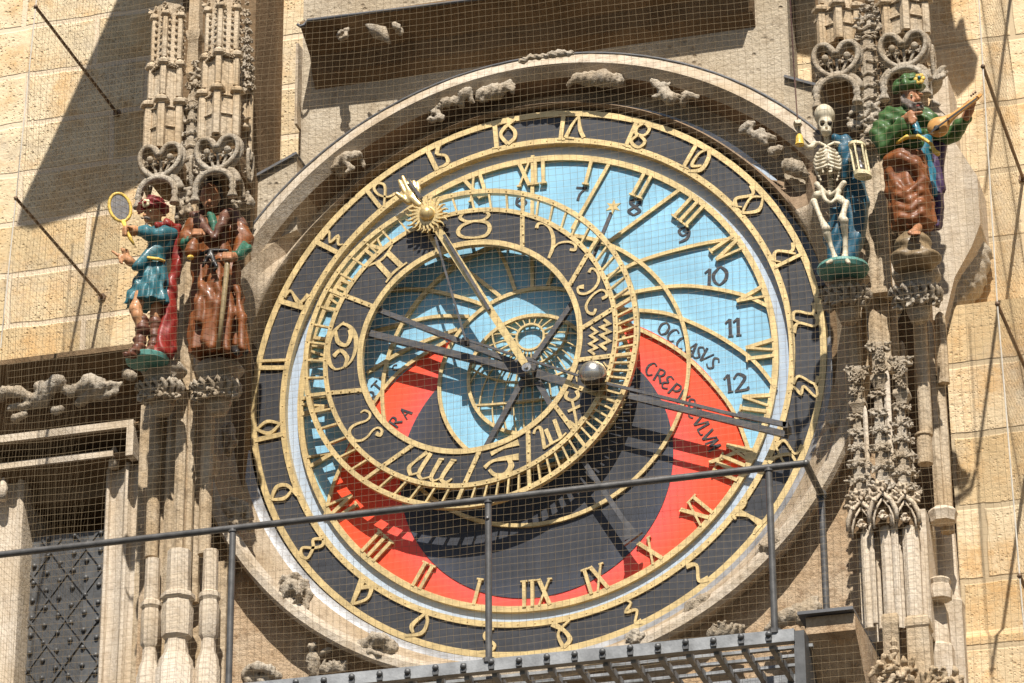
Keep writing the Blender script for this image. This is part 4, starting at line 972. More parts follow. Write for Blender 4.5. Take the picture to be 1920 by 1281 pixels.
def tower(parent, pxc, py0, py1, wpx, y, mat, dots=True, seed=0):
    """many-sided pinnacle tower with pilasters, drip mouldings, studded panels and small gables"""
    mb = MB(); n = 6
    x = XZ(pxc, (py0+py1)/2, y+.05)[0]; z0, z1 = XZ(pxc, py0, y+.05)[1], XZ(pxc, py1, y+.05)[1]; L = z0-z1; r_ = wpx/720
    mb.lathe(x, y+.05, [(z1, r_*1.08), (z1+.40*L, r_*1.08), (z1+.42*L, r_), (z1+.80*L, r_*.94), (z1+.82*L, r_*.88), (z0, r_*.86)], n, .1)
    rnd = random.Random(seed)
    for k in range(n):
        a = .1+2*math.pi*(k+.5)/n
        if math.sin(a) > .5: continue
        ca, sa = math.cos(a), math.sin(a)
        for f0, f1, q, s_ in ((0, .36, 1.10, .026), (.36, .62, 1.0, .021), (.62, .96, .93, .017)):
            mb.lathe(x+ca*r_*q, y+.05+sa*r_*q, [(z1+f0*L, s_), (z1+f1*L-.03, s_), (z1+f1*L, s_*.3)], 5)
            mb.lathe(x+ca*r_*(q+.03), y+.05+sa*r_*(q+.03), [(z1+f1*L-.055, s_*1.1), (z1+f1*L-.045, s_*1.75), (z1+f1*L-.03, s_*1.75), (z1+f1*L-.01, s_*.6)], 5)
        leaf_put(mb, (x+ca*r_*1.0, y+.05+sa*r_*1.0, z1+.955*L), .03, k, k)
    for k in range(n):
        a = .1+2*math.pi*k/n
        if math.sin(a) > .6: continue
        ca, sa = math.cos(a), math.sin(a); tx, ty = -sa, ca
        rr = r_*.9
        for f in np.arange(.60, .92, .045) if dots else []:
            for s_ in (-.42, .42): mb.ball((x+ca*rr+tx*s_*r_*.5, y+.05+sa*rr+ty*s_*r_*.5, z1+f*L), .0095, 6, 4)
        for s_ in (-.5, -.17, .17, .5): leaf_put(mb, (x+ca*rr*1.02+tx*s_*r_*.55, y+.05+sa*rr*1.02+ty*s_*r_*.55, z1+.565*L), .020, k, k+s_, (.8, 1, 1.5))
        for f in (.15, .28): mb.tube([(x+ca*r_*1.0+tx*s_*r_*.4, y+.05+sa*r_*1.0+ty*s_*r_*.4, z1+f*L) for s_ in (-1, 1)], .006, 5)
    mb.build('pinnacle_tower', mat, parent, 40)
def spire(parent, px, py0, py1, w0, w1, y, mat, rows, cs=.036, seed=0, tip=True):
    """tapering crocketed spire with leafy knobs up its edges"""
    mb = MB(); zt, zb = XZ(px, py0, y)[1], XZ(px, py1, y)[1]; x = XZ(px, (py0+py1)/2, y)[0]; r0, r1_ = w0/720, w1/720
    mb.lathe(x, y, [(zb, r1_), (zt, r0)], 4, 0.0)
    for i in range(rows):
        f = (i+.5)/rows; z = zb+(zt-zb)*f; r_ = r1_+(r0-r1_)*f
        for k, (dx, dy) in enumerate(((-.8, -.8), (.8, -.8), (0, -1.0), (1.1, .2))):
            s_ = cs*(1.0 if k < 3 else .85)*(1.05-.25*f)
            if k == 2: mb.tube([(x-r_*.7, y-r_*.75, z-.005), (x, y-r_*.8, z+.012), (x+r_*.7, y-r_*.75, z-.005)], cs*.30, 6); continue
            leaf_put(mb, (x+dx*r_*1.15, y+dy*r_*1.1, z), s_, i+k+seed, k*1.3+i)
    if tip:
        leaf_put(mb, (x, y, zt+.03), cs*1.25, seed, 0)
        leaf_put(mb, (x, y-.01, zt+.085), cs*.8, seed+1, 1)
    mb.build('crocketed_spire', mat, parent, 35)
def bracket(parent, px, py, wpx, y, seed=0, top=True):
    """corbel under a statue: moulded slab over a collar of curling leaves"""
    mb = MB(); x, z = XZ(px, py, y); r_ = wpx/720
    if top: mb.lathe(x, y+.06, [(z-.26, r_*.35), (z-.20, r_*.55), (z-.13, r_*.62), (z-.11, r_*.8), (z-.085, r_*.8), (z-.075, r_*.68), (z-.05, r_*.9), (z-.03, r_*1.02), (z-.01, r_*1.02), (z, r_*.95)], 8)
    rnd = random.Random(seed)
    for i in range(9):
        a = math.pi*(1.02+.96*i/8); q = r_*.66
        px_, py_ = x+math.cos(a)*q*1.15, y+.06+math.sin(a)*q
        leaf_put(mb, (px_, py_, z-.155-.02*(i % 2)), .046, i+seed, a+i)
        mb.tube([(px_, py_, z-.20), (px_+.02*math.cos(a)+.012, py_-.035, z-.14), (px_+.03*math.cos(a)-.01, py_-.05, z-.115), (px_+.02*math.cos(a)-.02, py_-.045, z-.135)], [.012, .014, .012, .009], 6)
    mb.build('bracket', M['carve'], parent, True)

lp = empty('gothic_pillar', (-1.95, -.3, -6), 'tall carved gothic pillar carrying the mirror and purse statues, left of the clock', 'pillar')
core = MB(); slab(core, 318, 462, -120, 1500, -.10, YW); slab(core, 300, 330, 560, 1500, .02, YW-.01); core.build('pillar_core', M['shade_stone'], lp)
tower(lp, 314, 18, 292, 62, -.52, M['pillar'], True, 1); tower(lp, 418, 5, 268, 68, -.55, M['pillar'], True, 2)
poly_c = MB()
poly_post(poly_c, 366, [(-10, 28), (60, 30), (62, 40), (74, 40), (80, 28), (140, 34), (142, 42), (150, 30)], -.38, 4); poly_c.build('niche_post', M['pillar'], lp, 40)
spire(lp, 366, 150, 215, 10, 46, -.42, M['carve'], 2, .034, 3)
spire(lp, 362, 195, 345, 22, 46, -.46, M['carve'], 6, .030, 5, False)
spire(lp, 462, 35, 175, 8, 26, -.28, M['carve'], 8, .024, 7); 
mb = MB(); shaft(mb, 460, 150, 330, 20, -.24, 8); shaft(mb, 470, 120, 330, 9, -.26, 8); leaf_put(mb, (XZ(460, 235, -.3)[0], -.3, XZ(460, 235, -.3)[1]), .05, 2); leaf_put(mb, (XZ(458, 300, -.3)[0], -.3, XZ(458, 300, -.3)[1]), .06, 3)
mb.build('side_shaft', M['pillar'], lp, 40)
canopy(lp, 300, 306, 80, -.68); canopy(lp, 407, 292, 80, -.92)
mb = MB(); leaf_put(mb, U(352, 370, -.62), .07, 1); leaf_put(mb, U(346, 400, -.62), .07, 2, 1); leaf_put(mb, U(348, 430, -.60), .05, 3, 2); leaf_put(mb, U(458, 380, -.45), .07, 4, 2)
mb.build('hanging_leaf', M['carve'], lp, True)
mb = MB()
shaft(mb, 352, 372, 735, 30, -.50, 6); shaft(mb, 336, 420, 735, 16, -.46, 6)
mb.build('statue_post', M['pillar'], lp, 30)
bracket(lp, 300, 680, 82, -.70, 3); bracket(lp, 404, 678, 88, -.74, 9)
mb = MB(); shaft(mb, 290, 715, 1045, 25, -.40, 12, False); mb.build('round_shaft', M['pillar'], lp, 40)
mb = MB(); shaft(mb, 388, 700, 1040, 24, -.46, 12, False); mb.build('round_shaft', M['pillar'], lp, 40)
mb = MB()
for px, a, wd, y in ((338, 700, 22, -.50), (355, 700, 18, -.47), (322, 710, 26, -.38), (370, 700, 20, -.40), (306, 710, 14, -.34)): shaft(mb, px, a, 1130, wd, y, 6, False)
slab(mb, 300, 385, 850, 1500, -.34, -.1); mb.build('clustered_shaft', M['pillar'], lp, 30)
mb = MB(); slab(mb, 250, 272, 760, 1500, -.02, YW-.02); slab(mb, 272, 420, 1060, 1500, -.28, -.1); mb.build('pier', M['pillar'], lp)
mb = MB()
for px, y, t_, wd in ((280, -.42, 1135, 34), (330, -.52, 1120, 54), (390, -.48, 1118, 34)):
    prof = [(t_-85, wd*.78), (t_-8, wd*.82), (t_-4, wd*1.12), (t_+4, wd*1.15), (t_+10, wd*.95), (t_+24, wd*1.05), (t_+75, wd*1.0), (t_+82, wd*.75), (t_+105, wd*.8), (t_+118, wd*1.1), (t_+128, wd*1.15), (t_+136, wd*1.3), (t_+300, wd*1.35)]
    poly_post(mb, px, prof, y, 8)
mb.build('moulded_base', M['jamb'], lp, 30)
mb = MB(); mb.prism([XZ(418, 1020, -.1), XZ(470, 1180, -.1), XZ(560, 1330, -.1), XZ(410, 1330, -.1), XZ(400, 1000, -.1)], -.1, .01); mb.build('buttress', M['brown'], lp)

rp = empty('gothic_pillar', (1.75, -.3, -6), 'tall carved gothic pillar carrying the skeleton and lute statues, right of the clock', 'pillar')
core = MB(); slab(core, 1560, 1745, -160, 1500, -.10, YW); slab(core, 1590, 1770, 600, 1500, -.04, YW-.01); core.build('pillar_core', M['shade_stone'], rp)
tower(rp, 1572, -120, 92, 66, -.52, M['pillar'], False, 5); tower(rp, 1696, -130, 78, 72, -.55, M['pillar'], False, 6)
spire(rp, 1632, 10, 70, 14, 44, -.50, M['carve'], 3, .036, 2)
spire(rp, 1630, 66, 205, 34, 38, -.50, M['carve'], 6, .026, 8, False)
canopy(rp, 1568, 116, 80, -.66); canopy(rp, 1694, 98, 82, -.64)
mb = MB(); 
for i, (a, b_) in enumerate(((1618, 210), (1642, 215), (1630, 240), (1612, 235), (1648, 238), (1632, 262))): leaf_put(mb, U(a, b_, -.58), .062, i, i)
leaf_put(mb, U(1742, 160, -.45), .10, 2, 1, (.7, 1, 1.5)); leaf_put(mb, U(1748, 215, -.42), .09, 3, 2, (.8, 1, 1.6))
mb.build('hanging_leaf', M['carve'], rp, True)
mb = MB(); shaft(mb, 1630, 272, 548, 22, -.52, 6); shaft(mb, 1650, 280, 548, 34, -.50, 6); shaft(mb, 1640, 550, 660, 24, -.48, 6)
slab(mb, 1614, 1672, 538, 549, -.56, -.3); mb.build('statue_post', M['pillar'], rp, 30)
bracket(rp, 1582, 503, 82, -.70, 4); bracket(rp, 1714, 500, 84, -.74, 6)
mb = MB(); shaft(mb, 1604, 530, 760, 24, -.44, 8, False); mb.build('round_shaft', M['pillar'], rp, 40)
mb = MB(); shaft(mb, 1728, 520, 815, 24, -.50, 12, False)
mb.lathe(XZ(1732, 815, -.5)[0], -.5, [(XZ(1732, 813, -.5)[1], .038), (XZ(1732, 815, -.5)[1], .044), (XZ(1732, 818, -.5)[1], .044), (XZ(1732, 820, -.5)[1], .037), (XZ(1740, 870, -.5)[1], .037)], 12)
mb.build('round_shaft', M['pillar'], rp, 40)
mb = MB(); shaft(mb, 1657, 552, 700, 26, -.46, 6); shaft(mb, 1674, 560, 700, 20, -.42, 6); shaft(mb, 1622, 575, 700, 10, -.40, 6); shaft(mb, 1692, 640, 700, 14, -.38, 6)
shaft(mb, 1766, 585, 720, 22, -.34, 6); shaft(mb, 1768, 700, 1000, 26, -.30, 6); shaft(mb, 1752, 600, 980, 18, -.34, 6); mb.build('clustered_shaft', M['pillar'], rp, 30)
# three crocketed gables with long panels under them
for px, t0, t1, y in ((1612, 690, 952, -.56), (1652, 645, 935, -.62), (1694, 672, 940, -.60)):
    mb = MB(); lean = .045
    poly_post(mb, px-4, [(t0, 26), (t0+4, 30), (t0+10, 26), (t0+60, 27), (t0+64, 38), (t0+72, 40), (t0+78, 28), (t0+88, 24)], y, 4)
    for k in range(14):
        rnd = random.Random(k+px); leaf_put(mb, U(px-4+rnd.uniform(-13, 13), t0+8+rnd.uniform(0, 48), y-.05), .018, k, k)
    leaf_put(mb, U(px-16, t0+6, y-.03), .035, 1); leaf_put(mb, U(px+10, t0+8, y-.03), .035, 2)
    mb.build('spire_cap', M['carve'], rp, 40)
    spire(rp, px, t0+80, t1, 17, 33, y, M['carve'], 6, .031, px % 5, False)
    mb = MB(); x, z = XZ(px+4, t1+18, y-.04)
    gb = [(x-.064, y-.055, z-.07), (x-.062, y-.06, z-.02), (x-.042, y-.065, z+.025), (x, y-.07, z+.07)]
    rc = MB(); rc.prism([(x-.052, z-.075), (x-.052, z-.02), (x-.034, z+.018), (x, z+.055), (x+.034, z+.018), (x+.052, z-.02), (x+.052, z-.075)], y-.035, y+.03); rc.build('recess_shade', M['shade_stone'], rp)  # dark slab paints the shade inside the pointed arch
    gm = [(2*x-a, b_, c) for a, b_, c in gb]
    mb.tube(gb, [.011, .012, .012, .010], 5); mb.tube(gm, [.011, .012, .012, .010], 5)
    mb.tube([(x+(a-x)*.72, b_+.012, c-.028) for a, b_, c in gb], .006, 5); mb.tube([(x+(a-x)*.72, b_+.012, c-.028) for a, b_, c in gm], .006, 5)
    leaf_put(mb, (x, y-.06, z+.10), .04, 1); leaf_put(mb, (x-.045, y-.05, z+.05), .035, 2); leaf_put(mb, (x+.045, y-.05, z+.05), .035, 3)
    leaf_put(mb, (x, y-.05, z-.045), .030, 4)
    mb.build('gable', M['jamb'], rp, True)
mb = MB(); shaft(mb, 1674, 690, 1180, 13, -.63, 6); shaft(mb, 1632, 760, 1170, 9, -.6, 6); mb.build('mullion', M['jamb'], rp, 30)
mb = MB()
for px, t0, wd, y in ((1628, 985, 20, -.58), (1668, 965, 26, -.60), (1712, 975, 30, -.60), (1730, 985, 12, -.56), (1648, 1000, 8, -.54), (1690, 975, 12, -.57)): shaft(mb, px, t0, 1180, wd, y, 8)
slab(mb, 1612, 1742, 960, 1200, -.50, -.1); mb.build('panel_shaft', M['jamb'], rp, 30)
mb = MB()
for px, t_, wd, y in ((1676, 1160, 40, -.62), (1728, 1165, 56, -.60)):
    poly_post(mb, px, [(t_-6, wd*.8), (t_, wd*1.0), (t_+14, wd*1.05), (t_+18, wd*.92), (t_+200, wd*1.0)], y, 4)
mb.lathe(XZ(1677, 1230, -.70)[0], -.70, [(XZ(1677, 1195, -.7)[1], .006), (XZ(1677, 1205, -.7)[1], .018), (XZ(1677, 1212, -.7)[1], .010), (XZ(1677, 1220, -.7)[1], .024), (XZ(1677, 1226, -.7)[1], .014), (XZ(1677, 1260, -.7)[1], .022)], 8)
for i, (a, b_) in enumerate(((1656, 1262), (1672, 1250), (1690, 1256), (1705, 1262), (1665, 1278), (1700, 1280), (1760, 1270), (1748, 1280), (1790, 1275))): leaf_put(mb, U(a, b_, -.72), .062, i, i)
mb.build('pedestal', M['pillar'], rp, 30)
mb = MB(); poly_post(mb, 1776, [(985, 50), (1000, 56), (1120, 60), (1135, 74), (1150, 70), (1500, 70)], -.12, 8); poly_post(mb, 1764, [(1130, 34), (1150, 46), (1210, 50), (1216, 60), (1500, 58)], -.34, 6)
poly_post(mb, 1768, [(955, 40), (962, 52), (972, 46), (980, 44)], -.38, 8); poly_post(mb, 1762, [(1085, 30), (1090, 42), (1098, 36), (1110, 44), (1125, 40)], -.42, 8)
mb.build('side_pedestal', M['jamb'], rp, 30)
mb = MB(); mb.prism([XZ(1500, 1130, -.04), XZ(1596, 860, -.04), XZ(1592, 1240, -.04), XZ(1440, 1240, -.04)], -.04, .015); mb.build('buttress', M['brown'], rp)
# weathered return of the wall beside the lute player
mb = MB(); mb.prism([XZ(1745, 130, .06), XZ(1776, 140, .06), XZ(1786, 260, .06), XZ(1832, 330, .06), XZ(1838, 420, .06), XZ(1822, 462, .06), XZ(1790, 520, .06), XZ(1770, 600, .06), XZ(1745, 600, .06)], .06, YW-.002)
mb.build('wall_return', M['jamb'], rp)
g = SDF(U(1770, 610, .3)-Vector((.05, .45, .05)), U(1870, 440, .3)+Vector((.05, .1, .1)), .014)
g.cone(U(1800, 530, .26), U(1826, 480, .28), .12, .09, .03); g.cone(U(1782, 560, .22), U(1800, 520, .24), .09, .10, .03)
g.warp(lambda x, y, z: .010*np.sin(x*43+z*30)*np.sin(z*51+y*40)+.007*np.sin(x*117)*np.sin(z*103))
g.build('broken_stone', M['rough'], rp)
# balcony console below
con = empty('stone_console', (XZ(1560, 1200, -.6)[0], -.6, -3.2), 'moulded stone console with a lead lid under the end of the railing', 'console')
mb = MB(); xa, xb = XZ(1512, 1190, -1.05)[0], XZ(1636, 1190, -.6)[0]; zt = XZ(1560, 1176, -.9)[1]
xmould(mb, xa, xb, [(.0, zt), (-1.05, zt), (-1.05, zt-.08), (-1.0, zt-.12), (-.80, zt-.30), (-.60, zt-.36), (-.55, zt-.60), (0, zt-.60)]); mb.build('console_block', M['brown'], con)
mb = MB(); mb.box(xa-.03, xb+.0, -1.09, -.2, zt+.003, zt+.018); mb.build('lead_lid', M['lead'], con)
# ------------------------------------------------------------------ painted statues
def gloss(name, col, var=.18, coat=.5): return paint(name, col, .52, var, 0, .34, .06, 16, coat*.12)
M['skin'] = gloss('painted_skin', (.46, .22, .10), .12); M['skin2'] = gloss('painted_dark_skin', (.36, .16, .075), .15)
M['teal'] = gloss('teal_paint', (.030, .125, .15)); M['red_cape'] = gloss('red_paint', (.23, .018, .012)); M['wine'] = gloss('wine_paint', (.20, .025, .025))
M['brown_robe'] = gloss('brown_robe_paint', (.18, .055, .013), .22); M['dark_robe'] = gloss('dark_brown_paint', (.12, .05, .03), .2); M['green'] = gloss('green_paint', (.042, .10, .025)); M['green2'] = gloss('dark_green_paint', (.03, .12, .075))
M['blue_cloak'] = gloss('blue_cloak_paint', (.012, .072, .115)); M['cyan'] = gloss('cyan_paint', (.03, .17, .24)); M['purple'] = gloss('purple_paint', (.06, .03, .08))
M['bone'] = gloss('bone_paint', (.56, .49, .36), .12, .2); M['hair'] = gloss('dark_hair', (.035, .025, .02), .3, .2); M['greyhair'] = gloss('grey_beard', (.16, .13, .11), .4, .2)
M['yellow'] = gloss('yellow_paint', (.68, .45, .08)); M['cream'] = gloss('cream_paint', (.72, .62, .38)); M['boot'] = gloss('boot_leather', (.12, .045, .025), .25)
M['wood'] = gloss('pale_wood', (.52, .27, .08), .15); M['rock'] = gloss('painted_rock', (.20, .14, .075), .25); M['stick'] = gloss('wooden_stick', (.30, .22, .11), .2, .2)
M['glass'] = paint('mirror_glass', (.085, .075, .07), .25, .1, 0, .5, 0, 6); M['pale'] = gloss('turquoise_base', (.10, .26, .22), .2)
M['black_p'] = gloss('black_paint', (.015, .013, .012), .2)

def VP(px, py, y): return np.array(U(px, py, y))
class Sculpt:
    """collects chains measured in the photograph and grows one continuous surface from them"""
    def __init__(s, y0, h=.007, bounds=None):
        s.y0 = y0; a, b_, c, d, ya, yb_ = bounds
        L = [VP(q, r_, y0+yy) for q in (a, c) for r_ in (b_, d) for yy in (ya, yb_)]
        L = np.array(L); s.g = SDF(L.min(0)-.02, L.max(0)+.02, h)
    def ch(s, pts, k=.012, sub=False):
        """pts: (px, py, dy, radius px)"""
        P = [VP(a, b_, s.y0+dy) for a, b_, dy, r_ in pts]; Q = [r_/362 for *_, r_ in pts]
        if len(P) == 1: s.g.ell(P[0], (Q[0],)*3, k, None, sub)
        else: s.g.path(P, Q, k, sub)
        return s
    def ell(s, px, py, dy, rx, ry, rz, k=.012, ry_=0, sub=False):
        s.g.ell(VP(px, py, s.y0+dy), (rx/362, ry/362, rz/345), k, Matrix.Rotation(R(ry_), 3, 'Y') if ry_ else None, sub); return s
    def skirt(s, top, bot, rt, rb, n=9, amp=.10, ph=0.0, ky=.75, k=.012, flat=0.0):
        a = VP(*top[:2], s.y0+top[2]); b_ = VP(*bot[:2], s.y0+bot[2]); rt /= 362; rb /= 362
        def fn(x, y, z):
            f = np.clip((a[2]-z)/(a[2]-b_[2]), 0, 1)
            cx = a[0]+(b_[0]-a[0])*f; cy = a[1]+(b_[1]-a[1])*f; rr = rt+(rb-rt)*f
            dx, dy = x-cx, (y-cy)/ky; an = np.arctan2(dx, -dy)
            rr = rr*(1+amp*f*(.65*np.sin(n*an+ph+1.4*f)+.35*np.sin((n*1.7)*an+ph*2-2*f)))
            d = (np.sqrt(dx*dx+dy*dy)-rr)*.75
            return np.maximum(d, np.maximum(z-a[2], b_[2]-z))
        m = max(rt, rb)*1.25
        s.g.put(fn, np.minimum(a, b_)-np.array([m, m, 0]), np.maximum(a, b_)+np.array([m, m, 0]), k); return s
    def folds(s, amp=.004, fx=60, fz=25, ph=0):
        s.g.warp(lambda x, y, z: amp*np.sin(fx*x+fz*z+ph+3*np.sin(z*17+ph))+amp*.5*np.sin(fx*.6*x-fz*2.3*z+ph)); return s
    def build(s, name, mat, parent, label=None): return s.g.build(name, M[mat], parent, label)
def eyes(parent, pts, y, r_=.0065):
    for px, py in pts:
        mb = MB(); mb.ball(U(px, py, y), r_, 8, 6); mb.build('eye', M['cream'], parent, True)
        mb = MB(); mb.ball(U(px, py+.3, y-r_*.6), r_*.62, 8, 6); mb.build('pupil', M['black_p'], parent, True)

YS = -.78
# ---- skeleton
sk_ = empty('skeleton_statue', U(1578, 497, YS), 'ivory skeleton statue in a blue cloak raising one hand, on a green base', 'statue')
B = (1490, 190, 1620, 500, -.22, .14)
s = Sculpt(YS, .0042, B)
s.ell(1546, 217, 0, 18, 22, 19, .0).ell(1548, 234, -.02, 12.5, 13, 14, .012).ell(1549, 247, -.025, 9.5, 11, 8, .010)
for x_ in (1541, 1556): s.ell(x_, 231, -.052, 5.0, 9, 4.8, 0, 0, True)
s.ell(1549, 240, -.055, 2.4, 7, 3.4, 0, 0, True)
for i in range(5): s.ch([(1542+3.4*i, 248, -.056, .9), (1542+3.4*i, 255, -.056, .9)], 0, True)
s.ch([(1543, 252, -.058, .9), (1556, 252, -.058, .9)], 0, True)
for i in range(4): s.ell(1550+.5*i, 258+4.5*i, .01, 5.5, 6, 2.8, .003)
spine = [(1551+.6*i, 272+6.6*i, .035) for i in range(14)]
for a, b_, c in spine: s.ell(a, b_, c, 6.0, 6.5, 3.0, .002)
s.ch([(1549, 276, -.050, 4), (1553, 300, -.062, 4.5), (1553, 306, -.060, 2.5)], .003)
for sg in (-1, 1):
    for i in range(9):
        w_ = [14, 19, 22, 24, 25, 25, 24, 22, 19][i]; cx_, cy_ = 1551+.4*i, 279+5.6*i; dr = 5+1.2*i
        if i < 6: pts = [(cx_+sg*3, cy_-2, .03, 2.9), (cx_+sg*w_*.8, cy_+1, .03, 2.9), (cx_+sg*w_, cy_+4, -.01, 2.9), (cx_+sg*w_*.85, cy_+dr-1, -.045, 2.8), (cx_+sg*w_*.4, cy_+dr-4.5, -.062, 2.7), (cx_+sg*2, cy_+dr-8, -.062, 2.2)]
        else: pts = [(cx_+sg*3, cy_-2, .03, 2.9), (cx_+sg*w_*.85, cy_+1, .03, 2.9), (cx_+sg*w_, cy_+6, -.01, 2.8), (cx_+sg*w_*.8, cy_+dr, -.04, 1.8)]
        s.ch(pts, .001)
    s.ch([(1550+sg*3, 273, -.045, 2.6), (1550+sg*14, 268, -.03, 2.8), (1550+sg*24, 270, -.01, 4.5)], .003)
s.ch([(1526, 271, -.01, 6), (1521, 276, -.03, 4), (1512, 276, -.05, 4), (1508, 272, -.06, 5)], .004)
s.ch([(1508, 272, -.06, 4.5), (1501, 256, -.09, 3), (1497, 244, -.10, 4)], .004)
s.ch([(1573, 268, 0, 6), (1580, 285, 0, 3.6), (1588, 300, -.02, 4), (1598, 300, -.08, 3)], .004)
for i, (dx, ln) in enumerate(((-6, 12), (-2.5, 15), (1.5, 15), (5.5, 13))):
    bx = 1496+dx*.6; s.ch([(bx, 242, -.10, 2.0), (1495+dx, 233, -.115, 1.9), (1496+dx*.9, 226, -.14, 1.8), (1497+dx*.6, 231, -.155, 1.6)], .001)
s.ch([(1498, 240, -.11, 2), (1503, 234, -.14, 1.8), (1500, 229, -.155, 1.6)], .001)
s.ch([(1556, 362, .02, 6), (1557, 374, .02, 4)], .004)
for sg in (-1, 1):
    s.ch([(1556+sg*3, 366, 0, 4), (1557+sg*14, 358, -.02, 4.5), (1557+sg*25, 344+2*(sg < 0), -.02, 5.5)], .004)
    s.ch([(1557+sg*16, 360, -.02, 5), (1557+sg*10, 374, -.03, 3.5), (1557+sg*2, 380, -.04, 3)], .004)
s.ch([(1533, 366, -.02, 7.5)], .003); s.ch([(1526, 378, -.04, 6), (1532, 392, -.05, 4.2), (1541, 414, -.065, 4.5), (1546, 424, -.07, 7)], .005)
s.ch([(1549, 429, -.08, 7.5)], .004); s.ch([(1550, 438, -.07, 7), (1556, 456, -.05, 4), (1564, 478, -.045, 4), (1566, 484, -.05, 5.5)], .005)
s.ch([(1566, 487, -.05, 4.5), (1556, 491, -.11, 3.6), (1551, 493, -.135, 2.8)], .004)
s.ch([(1576, 374, -.02, 7), (1585, 382, -.05, 5)], .004); s.ch([(1587, 380, -.06, 5.5), (1582, 398, -.08, 4.8), (1579, 410, -.09, 7)], .005)
s.ch([(1583, 414, -.09, 7.5)], .004); s.ch([(1583, 422, -.08, 7), (1585, 446, -.05, 4.6), (1585, 474, -.04, 4.4), (1584, 482, -.05, 6)], .005)
s.ch([(1585, 485, -.05, 4.5), (1590, 491, -.11, 3.8), (1592, 493, -.13, 2.8)], .004)
s.build('bone_figure', 'bone', sk_)
mb = MB()
for x_ in (1541, 1556): mb.ball(U(x_, 231, YS-.034), .0125, 8, 6)
mb.build('eye_socket', M['black_p'], sk_, True)
s = Sculpt(YS, .007, (1545, 240, 1640, 510, -.15, .22))
s.ch([(1566, 262, 0, 9), (1583, 266, .02, 11), (1588, 285, 0, 12), (1587, 310, -.02, 10), (1582, 332, -.01, 6)], .02)
s.ch([(1590, 280, .06, 16), (1600, 330, .08, 20), (1604, 390, .08, 22), (1600, 450, .08, 18), (1590, 486, .06, 14)], .02)
s.ch([(1575, 400, .1, 20), (1570, 450, .1, 22), (1572, 488, .08, 18)], .02)
s.folds(.006, 95, 8); s.build('cloak', 'blue_cloak', sk_)
mb = MB(); c = U(1579, 499, YS); mb.lathe(c.x, YS+.02, [(c.z-.035, .085), (c.z-.03, .115), (c.z-.012, .125), (c.z+.004, .120), (c.z+.012, .10), (c.z+.013, .01)], 28); mb.build('base', M['pale'], sk_, 40)
# bell in the raised hand, with its cord
be = empty('hand_bell', U(1499, 272, YS-.13), 'small gilded bell hanging from the skeleton raised hand', 'bell')
c = U(1499, 260, YS-.14); mb = MB(); mb.lathe(c.x, c.y, [(c.z-.036, .021), (c.z-.034, .0235), (c.z-.02, .0195), (c.z+.012, .0165), (c.z+.022, .010), (c.z+.025, .002)], 14); mb.build('bell_body', M['yellow'], be, 40)
mb = MB(); mb.tube([c+Vector((0, 0, .02)), U(1498, 236, YS-.14)], .003, 5); mb.build('hanger', M['black_p'], be)
co = MB(); co.tube([U(1496, 232, YS-.14), U(1490, 150, -.85), U(1478, -60, -.9)], .0035, 5); tag(co.build('pull_cord', gloss('cord_red', (.10, .05, .04))), 'thin dark cord running up from the skeleton hand and bell', 'cord')
# hourglass
hg = empty('hourglass', U(1614, 332, YS-.09), 'golden framed hourglass held by the skeleton in its other hand', 'hourglass')
yy = YS-.10; tl = R(-7)
def hgp(u, v, d=0): return (U(1612, 300, yy).x+u*math.cos(tl)-v*math.sin(tl)*-1, yy+d, U(1612, 300, yy).z+v*math.cos(tl)+u*math.sin(tl))
def hgl(mb, prof, n=16):
    vs = []
    for v, r_ in prof:
        for k in range(n):
            a = 2*math.pi*k/n; p = hgp(r_*math.cos(a), v, r_*math.sin(a)); vs.append(p)
    mb.add(vs, [(i*n+k, i*n+(k+1) % n, (i+1)*n+(k+1) % n, (i+1)*n+k) for i in range(len(prof)-1) for k in range(n)]+[tuple(range(n-1, -1, -1)), tuple((len(prof)-1)*n+k for k in range(n))])
mb = MB(); hgl(mb, [(-.095, .040), (-.093, .044), (-.072, .044), (-.07, .038)]); mb.build('end_plate', M['cream'], hg, 40); mb = MB(); hgl(mb, [(.072, .036), (.074, .042), (.088, .042), (.092, .020), (.105, .012)]); mb.build('end_plate', M['cream'], hg, 40)
for k in range(6):
    a = 2*math.pi*k/6+.3; mb = MB(); mb.tube([hgp(.036*math.cos(a), v, .036*math.sin(a)) for v in (-.08, .08)], .0052, 6); mb.build('rod', M['cream'], hg)
mb = MB(); hgl(mb, [(-.072, .024), (-.05, .026), (-.02, .014), (0, .005), (.02, .014), (.05, .026), (.072, .024)]); mb.build('glass_bulb', M['glass'], hg, True)

# ---- lute player
lu = empty('lute_player_statue', U(1715, 495, YS), 'bearded lute player statue in green jacket, brown robe and green turban', 'statue')
s = Sculpt(YS, .0065, (1650, 130, 1830, 450, -.30, .16))
s.ell(1709, 182, -.02, 16, 19, 22, 0).ell(1712, 196, -.03, 12, 15, 12, .015)
s.ch([(1716, 176, -.085, 2.5), (1722, 186, -.10, 4)], .006); s.ell(1726, 178, -.06, 5, 5, 3, .006); s.ell(1690, 184, .0, 3.5, 4, 6, .006)
s.ch([(1704, 200, .02, 11), (1700, 214, .02, 12)], .015)
hand = [(1697, 226, -.12, 9), (1708, 220, -.15, 8)]
s.ch(hand, .01)
for a, b_ in (((1708, 213), (1728, 211)), ((1712, 218), (1718, 224)), ((1711, 223), (1715, 229)), ((1707, 227), (1710, 232))): s.ch([(1705, 219, -.155, 4), (*a, -.165, 3.6), (*b_, -.17, 2.9)], .004)
s.ch([(1700, 216, -.15, 4), (1708, 209, -.165, 3)], .004)
s.ch([(1812, 220, -.14, 8), (1818, 205, -.16, 8)], .01)
